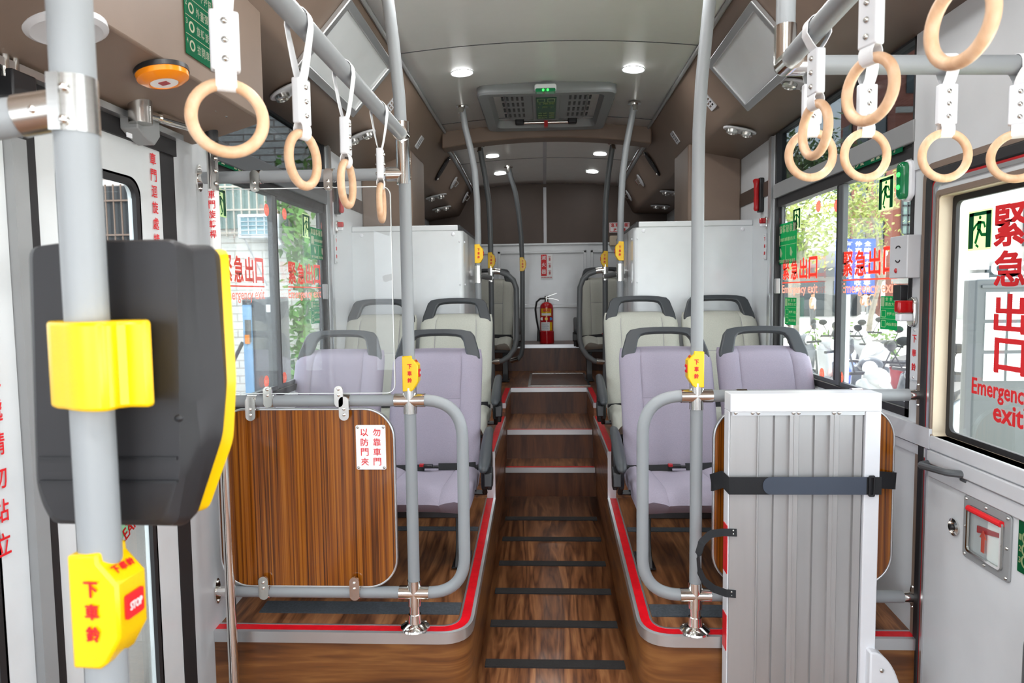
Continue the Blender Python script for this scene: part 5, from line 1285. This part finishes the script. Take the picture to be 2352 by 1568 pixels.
p = P(2352, 1520, D=1.62); t = thing('folding_seat', 'grey rounded edge of a folding seat at the lower edge by the emergency door', 'seat', (p.x + .06, p.y, FZ)); MB().prism(rrect(.14, .3, .05), .05, FRONT((p.x + .06, p.y, p.z - .06))).build('seat_pad', 'dgrey', t, bevel=.012)
MB().box((p.x + .1, p.y - .02, (p.z - .2 + FZ) / 2), (.05, .04, p.z - .2 - FZ)).build('bracket', 'dgrey', t)
# unseen round lamps, added over the standing area to brighten the cabin
for y in (2.3, 1.1, -.1, -1.2):
    for x, lab in ((-.448, 'added round fill light above the standing area, entrance side'), (.48, 'added round fill light above the standing area, emergency-door side')):
        zz = zc(x, 1.165) - .001; t = thing('downlight', lab, 'ceiling light', (x, y, zz), group='added fill lights over the standing area')
        MB().lathe([(.058, 0), (.063, -.001), (.062, -.006), (.056, -.004)], (x, y, zz), 28, cap=False).build('rim', 'white_pl', t); MB().lathe([(0, -.0035), (.057, -.0035), (.057, -.001), (0, -.001)], (x, y, zz), 28).build('lens', 'led', t)
        lamp('downlight_glow', 'AREA', (x, y, zz - .012), 9, .11)
# ================================================================ the street outside
GZ = -1.85
def tilewall(name, c1, c2, bw, bh, mort=.012, rough=.6):
    m = bpy.data.materials.new(name); m.use_nodes = True; nt = m.node_tree; b = nt.nodes['Principled BSDF']; b.inputs['Roughness'].default_value = rough
    tc = nt.nodes.new('ShaderNodeTexCoord'); mp = nt.nodes.new('ShaderNodeMapping'); mp.inputs['Rotation'].default_value = (PI / 2, 0, 0)
    br = nt.nodes.new('ShaderNodeTexBrick'); br.inputs['Scale'].default_value = 1; br.inputs['Brick Width'].default_value = bw; br.inputs['Row Height'].default_value = bh; br.inputs['Mortar Size'].default_value = mort; br.inputs['Color1'].default_value = lin(c1); br.inputs['Color2'].default_value = lin(c1); br.inputs['Mortar'].default_value = lin(c2)
    nt.links.new(tc.outputs['Object'], mp.inputs[0]); nt.links.new(mp.outputs[0], br.inputs['Vector']); nt.links.new(br.outputs['Color'], b.inputs['Base Color']); return m
MT['tile'] = tilewall('cream_wall_tiles', '#efece6', '#c9c2b8', .5, .14); MT['gtile'] = tilewall('grey_wall_tiles', '#c9c6c2', '#8d7f78', .55, .12, .014)
MT['asphalt'] = mat('asphalt', '#2c2b2a', .9, noise=.2, scale=60); MT['road'] = mat('pale_concrete_road', '#d6d4ce', .85, noise=.08, scale=3); MT['grass'] = mat('grass', '#64803c', .9, noise=.25, scale=40)
MT['leaf'] = mat('yellow_green_leaves', '#8f9a48', .7, noise=.3, scale=9); MT['leaf2'] = mat('dark_green_leaves', '#4f6a35', .7, noise=.3, scale=9); MT['leaf3'] = mat('vine_leaves', '#5f8f3e', .7, noise=.3, scale=9); MT['bark'] = mat('bark', '#8d8478', .9, noise=.2, scale=20)
MT['brick'] = mat('red_brown_facade', '#8a5548', .8, noise=.08, scale=4); MT['facade'] = mat('pale_facade', '#a3a29e', .8, noise=.05, scale=2); MT['win'] = mat('dark_window', '#3a4347', .15); MT['lwin'] = mat('pale_window', '#93aaa5', .15)
MT['bluesign'] = mat('blue_sign', '#2453b8', .4); MT['board'] = mat('grey_board', '#4a4d50', .5); MT['acblue'] = mat('condenser_fins', '#7ea3ad', .4)
bpy.data.materials
MB().box2((LW - .3, -12, GZ - .1), (-40, 60, GZ)).build('ground', 'asphalt', kind='structure')
MB().box2((LW - .3, -40, GZ - .1), (80, 90, GZ - .005)).build('ground', 'road', kind='structure')
tag(MB().box2((RW + .6, 1.0, GZ), (RW + 2.5, 3.9, GZ + .06)).build('grass_verge', 'grass'), 'strip of short green grass below the grey notice board', 'grass', kind='stuff')
# --- tiled building on the entrance side
BY = 12.
t = thing('building', 'cream tiled building behind the air conditioner and vine', 'building', (-8, BY, GZ)); MB().box2((-26, BY, GZ), (-2.2, BY + 5, 7)).build('wall', 'tile', t)
MB().box2((-26, BY - .02, 1.55), (-2.2, BY, 7)).build('upper_wall', 'gtile', t)
f = MB().box2((-6.7, BY - .06, 1.2), (-4.4, BY - .01, 2.1)).build('window', 'lwin', t); m = MB()
for i in range(17): m.box2((-6.7 + i * .14, BY - .14, 1.05), (-6.675 + i * .14, BY - .12, 2.2))
for z in (1.1, 1.5, 1.9): m.box2((-6.8, BY - .15, z), (-4.3, BY - .12, z + .03))
m.build('window_bars', mat('cream_bars', '#d8cdbf', .6), f)
f = MB().box2((-10.4, BY - .06, .1), (-6.98, BY - .01, 1.98)).build('window', 'black', t); m = MB()
for i in range(25): m.box2((-10.4 + i * .14, BY - .14, .0), (-10.38 + i * .14, BY - .12, 2.0))
for z in (.0, .5, 1.1, 1.7): m.box2((-10.4, BY - .15, z), (-6.9, BY - .12, z + .03))
m.build('window_bars', mat('rusty_bars', '#6e5a4e', .7), f)
p0, p1 = P(546, 548, D=BY - .45), P(626, 490, D=BY - .45)
t = thing('air_conditioner', 'white air conditioner box on the tiled wall seen through the entrance-side window', 'air conditioner', ((p0.x + p1.x) / 2, BY - .3, p0.z))
MB().box2((p0.x, BY - .45, p0.z), (p1.x + .1, BY - .06, p1.z)).build('casing', 'white_pl', t, bevel=.02)
MB().box2((p0.x + .06, BY - .465, p0.z + .06), (p1.x + .0, BY - .44, p1.z - .06)).build('condenser', 'acblue', t); m = MB()
for i in range(5): m.box2((p0.x + .06 + i * (p1.x - p0.x - .07) / 4, BY - .48, p0.z + .05), (p0.x + .075 + i * (p1.x - p0.x - .07) / 4, BY - .46, p1.z - .05))
for i in range(5): m.box2((p0.x + .05, BY - .48, p0.z + .06 + i * (p1.z - p0.z - .12) / 4), (p1.x, BY - .46, p0.z + .07 + i * (p1.z - p0.z - .12) / 4))
m.build('guard', 'white_pl', t); MB().tube([(p0.x + .1, BY - .4, p0.z), (p0.x + .32, BY - .05, p0.z - .8)], .015, 8).build('drain_hose', 'lgrey', t)
MB().tube([(p1.x + .02, BY - .4, p0.z + .05), (p1.x + .1, BY - .42, p0.z - .1), (p1.x + .2, BY - .1, p0.z - .35)], .04, 8).build('pipe', 'white_pl', t)
def leaves(m, pts, n, sp, sz):
    for _ in range(n):
        c = random.choice(pts) + V([random.gauss(0, s) for s in sp]); a = V([random.uniform(-1, 1) for _ in range(3)]).normalized(); b = a.orthogonal().normalized() * sz * random.uniform(.3, .5); a = a * sz * random.uniform(.6, 1.2)
        m.quad(c - a, c - a * .1 + b, c + a, c - a * .1 - b)
    return m
t = thing('climbing_vine', 'green climbing vine hanging down the tiled wall', 'vine', P(705, 950, D=BY - .3))
vp = [P(a, b, D=BY - .35) for a, b in ((655, 440), (670, 480), (680, 520), (692, 560), (700, 600), (706, 650), (708, 700), (700, 740), (695, 780), (690, 860), (660, 880), (715, 420), (730, 360), (745, 300), (750, 420))]
MB().tube(vp[:11], .02, 6).build('stem', 'bark', t); leaves(MB(), vp, 900, (.16, .08, .22), .11).build('foliage', 'leaf3', t, fix=False, sharp=False)
DG = 9.0; t = thing('charging_station', 'dark grey charging cabinet with blue panel on the pavement by the tiled building', 'charging station', P(600, 985, D=DG)); a, b = P(566, 985, D=DG), P(632, 682, D=DG)
MB().box2((a.x, DG, GZ), (b.x, DG + .5, b.z)).build('cabinet', 'dgrey', t, bevel=.03); MB().box2((a.x + .02, DG - .02, b.z - 1.4), (a.x + .14, DG, b.z - .1)).build('blue_panel', mat('blue_panel', '#7fb0d8', .3), t); MB().box2((a.x + .05, DG - .03, b.z - .6), (a.x + .13, DG - .015, b.z - .3)).build('screen', 'dgrey', t)
MB().box2((a.x + .05, DG - .05, b.z - .62), (a.x + .11, DG - .02, b.z - .5)).build('orange_button', 'orange', t); MB().box2((b.x - .12, DG - .02, b.z - .2), (b.x - .05, DG, b.z - .1)).build('white_tag', 'paper', t)
MB().tube([(a.x - .0, DG, b.z - .6), (a.x - .12, DG - .1, b.z - .9), (a.x - .2, DG - .05, b.z - 1.3), (a.x - .15, DG, GZ + .05)], .025, 8).build('cable', 'black', t)
# --- scooters
def scooter(col, c2):
    t = thing('scooter', 'x', 'scooter'); cm = mat('scooter_' + col.strip('#'), col, .2, coat=.5)
    for y, nm in ((-.62, 'wheel'), (.62, 'wheel')):
        w = MB().torus((0, 0, 0), .19, .05, M.Translation((0, y, .24)) @ M.Rotation(PI / 2, 4, 'Y'), 28, 10).build('wheel', 'rubber', t); MB().cyl((-.03, y, .24), (.03, y, .24), .11, n=16).build('hub', 'steel', w)
    MB().prism([(-.80, .38), (-.62, .50), (-.42, .40), (-.44, .36), (-.62, .45), (-.76, .34)], .12, frame((-.06, 0, 0), (0, 1, 0), (0, 0, 1))).build('front_mudguard', cm, t, bevel=.02)
    MB().prism([(-.50, .28), (-.42, .28), (-.36, .95), (-.46, 1.0), (-.58, .78), (-.56, .5)], .38, frame((-.19, 0, 0), (0, 1, 0), (0, 0, 1))).build('front_shield', cm, t, bevel=.05, seg=3)
    MB().prism([(-.40, .32), (-.37, .9), (-.33, .88), (-.36, .35)], .32, frame((-.16, 0, 0), (0, 1, 0), (0, 0, 1))).build('leg_guard', 'dgrey', t, bevel=.02)
    MB().prism([(-.44, .26), (.1, .24), (.1, .32), (-.44, .34)], .3, frame((-.15, 0, 0), (0, 1, 0), (0, 0, 1))).build('footboard', 'dgrey', t, bevel=.02)
    MB().prism([(.02, .30), (.2, .26), (.55, .42), (.85, .62), (.82, .74), (.3, .72), (.05, .66)], .3, frame((-.15, 0, 0), (0, 1, 0), (0, 0, 1))).build('rear_body', c2 and mat('scooter_' + c2.strip('#'), c2, .2, coat=.5) or cm, t, bevel=.06, seg=3)
    MB().prism([(.02, .68), (.85, .74), (.84, .80), (.5, .83), (.1, .78)], .27, frame((-.135, 0, 0), (0, 1, 0), (0, 0, 1))).build('saddle', 'black', t, bevel=.04, seg=3)
    MB().ball((0, -.46, .98), .13, (1.1, .9, .8)).build('headlight_cowl', cm, t); MB().ball((0, -.55, .97), .08, (1, .5, 1)).build('headlight', 'paper', t)
    MB().tube([(-.33, -.3, 1.02), (-.15, -.40, 1.03), (0, -.42, 1.02), (.15, -.40, 1.03), (.33, -.3, 1.02)], .018, 8).build('handlebar', 'black', t)
    for s in (-1, 1):
        MB().tube([(s * .2, -.38, 1.03), (s * .3, -.4, 1.22)], .008, 6).ball((s * .31, -.4, 1.27), .065, (1.1, .3, .8), n=12).build('mirror', 'black', t)
    MB().box((0, .86, .5), (.17, .01, .12)).build('number_plate', 'paper', t)
    MB().tube([(0, -.62, .24), (0, -.48, .9)], .03, 8).build('fork', 'dgrey', t); MB().tube([(.12, .2, .3), (.14, .7, .34)], .05, 10).build('exhaust', 'steel', t)
    return t
def put_s(col, c2, px, D, rz, lab):
    t = scooter(col, c2); t.location = V((P(px, 672, D=D).x, D, GZ)); t.rotation_euler = (0, 0, rz); t['label'] = lab; t['group'] = 'parked scooters'
put_s('#b4b5b4', '#54575b', 1922, 7.2, .5, 'white scooter at the foot of the white sign post'); put_s('#3a3f46', '#2a50b8', 2010, 8.2, -.5, 'black and blue scooter with round headlight, parked beside the sign post'); put_s('#c4c4c2', '#a0161c', 2055, 10.4, -1.0, 'white scooter with red tail box, parked behind the black and blue one')
put_s('#2f62c8', '#8d9296', 1862, 9.6, .9, 'blue and grey scooter seen past the lilac window seat'); put_s('#a9aaab', '#3a3d40', 1840, 11.4, .7, 'grey scooter behind the blue one'); put_s('#55585c', None, 1930, 12.6, -.3, 'dark scooter behind the sign post'); put_s('#6d7074', '#c9cacc', 1800, 12.6, .5, 'grey scooter at the rear end of the emergency-side window'); put_s('#c0bfbc', None, 2000, 13.6, -.8, 'white scooter in the second row across the kerb'); put_s('#3a3b3d', None, 2215, 8.6, .3, 'dark scooter beside the grey notice board'); put_s('#4f5356', '#9aa0a6', 2165, 7.2, -.9, 'grey scooter close to the emergency door pillar')
# --- blue sign
DS = 6.0; a, b = P(1916, 676, D=DS), P(2010, 548, D=DS); cx_ = (a.x + b.x) / 2
t = thing('parking_sign', 'blue parking sign with white characters on a white post', 'sign', (cx_ - .05, DS, GZ)); fm = FRONT((cx_, DS - .01, (a.z + b.z) / 2)); w, h = b.x - a.x, b.z - a.z
MB().prism(rrect(w, h, .01), .006, fm, -.006).build('panel', 'bluesign', t); m = MB()
column(m, '全時段大貨車專用', fm, w * .30, h * .46, h * .095, h * .118, w * .17, .03, .001); column(m, '停車格位計時收費', fm, w * .07, h * .46, h * .095, h * .118, w * .17, .03, .001); column(m, '每小時四十元', fm, -w * .17, h * .46, h * .095, h * .118, w * .17, .03, .001); column(m, '新竹市政府', fm, -w * .41, -h * .14, h * .06, h * .072, w * .09, .02, .001)
m.build('lettering', 'paper', t); px_ = P(1948, 700, D=DS).x; MB().tube([(px_, DS + .02, GZ), (px_, DS + .02, b.z - .05)], .024, 12).build('post', 'white_pl', t)
# --- notice board beside the emergency door
DBd = 4.0; a, b = P(2219, 1300, D=DBd), P(2222, 641, D=DBd); t = thing('notice_board', 'grey street notice board with white papers outside the emergency door', 'notice board', (a.x + .6, DBd, GZ))
MB().box2((a.x, DBd, GZ), (a.x + 1.3, DBd + .12, b.z)).build('board', 'board', t, bevel=.01); MB().box2((a.x + .03, DBd - .01, b.z - .05), (a.x + 1.3, DBd, b.z - .035)).build('groove', 'dgrey', t)
for r_ in range(3):
    for c2 in range(5):
        x0 = a.x + .055 + c2 * .13; z1 = b.z - .075 - r_ * .175; q = MB().box2((x0, DBd - .006, z1 - .155), (x0 + .112, DBd, z1)).build('paper', 'paper', t); m = MB()
        for k in range(9): m.box2((x0 + .014, DBd - .008, z1 - .03 - k * .013), (x0 + .095 - .012 * (k % 3), DBd - .005, z1 - .027 - k * .013))
        m.build('text_lines', 'grey', q)
# --- trees
def tree(px, D, top, pts, lab, lm, n, sz, sp, lean=0):
    b = V((P(px, 672, D=D).x, D, GZ)); t = thing('tree', lab, 'tree', b); hubs = [P(a, c, D=D + random.uniform(-.6, .6)) for a, c in pts]
    tr = V((b.x + lean, D, top)); MB().tube([b, b + V((lean * .3, 0, (top - GZ) * .5)), tr], [.08, .065, .05], 10).build('trunk', 'bark', t)
    for h in hubs: MB().tube([tr + V((0, 0, -.3)), tr * .5 + h * .5 + V((0, 0, .15)), h], [.06, .035, .015], 6).build('branch', 'bark', t)
    leaves(MB(), hubs, n, sp, sz).build('foliage', lm, t, fix=False, sharp=False)
tree(1830, 14, .6, [(1800, 480), (1830, 500), (1860, 490), (1880, 530), (1820, 540), (1800, 560), (1860, 570)], 'slender yellow-green tree seen through the rear pane of the emergency window', 'leaf', 900, .085, (.3, .4, .26))
tree(1990, 17.5, .5, [(1925, 520), (1950, 480), (1980, 500), (2000, 540), (1960, 560), (1990, 460), (2010, 430), (1940, 430)], 'spreading yellow-green tree above the blue parking sign', 'leaf', 1300, .085, (.32, .4, .26), .4)
tree(1815, 24, 4.0, [(1800, 380), (1830, 360), (1870, 380), (1900, 370), (1840, 330), (1930, 395), (1800, 420), (1890, 400)], 'tall dark tree seen through the tinted upper pane', 'leaf2', 1500, .15, (.6, .6, .42))
# --- buildings across the road
t = thing('building', 'red-brown building with a tall arched window', 'building', (28, 48, GZ)); BX, BYb = 22.2, 45.
MB().box2((BX, BYb, GZ), (40, 53, 16)).build('wall', 'brick', t)
def arch(x0, x1, z0, z1, y, par):
    w = x1 - x0; pl = [(x0, z0), (x1, z0)] + [(x0 + w / 2 + w / 2 * math.cos(q), z1 - w / 2 + w / 2 * math.sin(q)) for q in [PI * i / 12 for i in range(13)]]
    f = MB().prism(pl, .12, FRONT((0, y, 0))).build('arched_window', 'lwin', par); m = MB()
    for i in range(5): m.box2((x0 + w * i / 4 - .05, y - .2, z0), (x0 + w * i / 4 + .05, y - .1, z1 - .7))
    for i in range(8): m.box2((x0, y - .2, z0 + (z1 - z0) * i / 8 - .05), (x1, y - .1, z0 + (z1 - z0) * i / 8 + .05))
    m.build('glazing_bars', 'dgrey', f)
for x0 in (22.7, 25.8): arch(x0, x0 + 1.5, 1.6, 6.4, BYb, t)
m = MB()
for z in (7.6, 11, .3): m.box2((BX, BYb - .2, z), (40, BYb, z + .35))
m.build('cornice', 'facade', t)
for x0 in (22.8, 25.6, 28.6):
    for z in (8.4, 12.2): MB().box2((x0, BYb - .1, z), (x0 + 1.8, BYb, z + 1.8)).build('window', 'win', t)
for y0 in (46, 48.5, 51):
    for z in (2.5, 6.2, 9.8): MB().box2((BX - .1, y0, z), (BX, y0 + 1.4, z + 2)).build('window', 'win', t)
for x0, x1 in ((22.8, 23.9), (24.6, 26.2), (27, 29)): MB().box2((x0, BYb - .1, GZ), (x1, BYb, -.2)).build('shop_door', 'win', t)
t = thing('building', 'pale shop building with a spectacles sign seen through the emergency door window', 'building', (38, 44, GZ)); MB().box2((24.2, 40.5, GZ), (44, 44, 6.6)).build('wall', 'facade', t)
b = MB().box2((27.9, 40.1, 4.7), (44, 40.5, 10)).build('red_signboard', mat('maroon_signboard', '#7c3b35', .6), t); put(put(MB(), '總', FRONT((28.7, 40.07, 5.6)), 0, 0, .8, 1.1, .03), '部', FRONT((30.1, 40.07, 5.8)), 0, 0, .8, 1.1, .03).build('lettering', 'paper', b)
MB().box2((27.2, 40, 2.3), (44, 40.5, 4.6)).build('window_band', 'win', t); MB().box2((25.2, 40.3, .35), (27, 40.5, 1.2)).build('window_band', 'win', t); MB().box2((27.4, 40.3, -.3), (44, 40.5, 2.0)).build('window_band', 'win', t)
sb = MB().box2((25.2, 40, -.0), (28, 40.5, .55)).build('shop_sign', 'paper', t); put(MB(), 'PEGAVISION', FRONT((26.5, 39.97, .27)), 0, 0, 2.1, .22, .01).build('lettering', 'grey', sb)
fm = FRONT((26.4, 39.85, 1.05)); m = MB()
for s in (-1, 1): m.ringprism(rrect(1.15, .7, .3, cx=s * .68), rrect(.75, .42, .2, cx=s * .68), .12, fm)
m.prism(rrect(.3, .14, .04, cy=.12), .12, fm); m.build('spectacles_sign', 'paper', t)
for z in (1.0, .2, 4.2): MB().box2((24.4, 39.8, z), (25.0, 40.5, z + .6)).build('condenser_unit', 'lgrey', t)
MB().box2((24.3, 40.4, GZ), (28, 40.5, -.6)).build('shop_front', 'win', t)
t = thing('building', 'low pale shops with dark fronts across the road behind the scooters', 'building', (16, 50, GZ)); MB().box2((11, 48, GZ), (21.8, 54, 2.6)).build('wall', 'facade', t)
for x0 in (13.2, 15.4, 17.6, 19.8): MB().box2((x0, 47.9, GZ), (x0 + 1.6, 48, GZ + 2.4)).build('shop_front', 'win', t)
MB().box2((11, 47, GZ + 2.7), (21.8, 48, GZ + 3.3)).build('awning', 'board', t)
# --- people across the road
def person(px, D, shirt, legs, lab, rz=0):
    b = V((P(px, 672, D=D).x, D, GZ)); t = thing('person', lab, 'person', b, rz)
    me = bpy.data.meshes.new('body'); vs = [(0, 0, .92), (0, 0, 1.15), (0, 0, 1.38), (0, 0, 1.48), (0, -.01, 1.6), (0, 0, 1.7), (.19, 0, 1.38), (.25, .02, 1.12), (.24, -.06, .88), (-.19, 0, 1.38), (-.26, .02, 1.12), (-.22, -.08, .9), (.1, 0, .86), (.11, -.01, .48), (.12, 0, .06), (.12, -.12, .03), (-.1, 0, .86), (-.11, -.02, .48), (-.12, .02, .06), (-.12, -.1, .03)]
    es = [(0, 1), (1, 2), (2, 3), (3, 4), (4, 5), (2, 6), (6, 7), (7, 8), (2, 9), (9, 10), (10, 11), (0, 12), (12, 13), (13, 14), (14, 15), (0, 16), (16, 17), (17, 18), (18, 19)]
    me.from_pydata(vs, es, []); o = bpy.data.objects.new('body', me); COL.objects.link(o); o.parent = t; o.modifiers.new('k', 'SKIN'); q = o.modifiers.new('u', 'SUBSURF'); q.levels = q.render_levels = 1
    rs = [.15, .15, .15, .06, .1, .08, .07, .05, .04, .07, .05, .04, .09, .07, .045, .04, .09, .07, .045, .04]
    for v, r_ in zip(me.skin_vertices[0].data, rs): v.radius = (r_, r_)
    me.skin_vertices[0].data[0].use_root = True; me.materials.append(mat('skin', '#b98a6c', .6))
    MB().lathe([(.16, .9), (.175, 1.1), (.2, 1.35), (.12, 1.46), (.07, 1.48)], m=wm(t), n=20, sy=.75).build('shirt', shirt, t); MB().ball((0, .02, 1.66), .105, (1, 1, .9), m=wm(t)).build('hair', 'black', t)
    for s in (-1, 1): MB().tube([wm(t) @ V((s * .1, 0, .92)), wm(t) @ V((s * .11, -.01, .48)), wm(t) @ V((s * .12, 0, .1))], [.115, .085, .065], 10).build('trouser_leg', legs, t)
person(1988, 40, 'paper', 'grey', 'person in a white shirt standing across the road beside white sacks'); person(2003, 39, 'dgrey', 'dgrey', 'person in dark clothes standing across the road'); person(1867, 34, 'lgrey', 'board', 'person in pale clothes on the far side of the road behind the sash upright', .8)
for px, lab in ((1984, 'white sack on the road in front of the person in white'), (2003, 'white sack on the road in front of the person in dark clothes')):
    b = V((P(px, 672, D=35 + (px - 1984) * .08).x, 35 + (px - 1984) * .08, GZ)); t = thing('sack', lab, 'sack', b); MB().ball(b + V((0, 0, .28)), .36, (1, .8, .8)).cyl(b + V((0, 0, .5)), b + V((0, 0, .68)), .06, .12).build('bag', 'paper', t)
t = thing('lamp_post', 'pale grey lamp post beside the red-brown building', 'lamp post', (P(2028, 672, D=26).x, 26, GZ)); lp = V((P(2028, 672, D=26).x, 26, GZ)); MB().tube([lp, lp + V((0, 0, 3.1))], .07, 12).build('post', 'lgrey', t); MB().ball(lp + V((0, 0, 3.15)), .13).build('cap', 'paper', t)
tag(leaves(MB(), [V((P(1860, 672, D=16).x + i * .28, 16.2, GZ + .5)) for i in range(8)], 500, (.15, .2, .2), .1).build('low_hedge', 'grass', fix=False, sharp=False), 'low bright green hedge between the parked scooters', 'hedge', kind='stuff')
# ---------------------------------------------------------------- lift the whole bus so that the low floor is z = 0
for o in list(S.objects):
    if o.parent is None: o.location.z += HZ
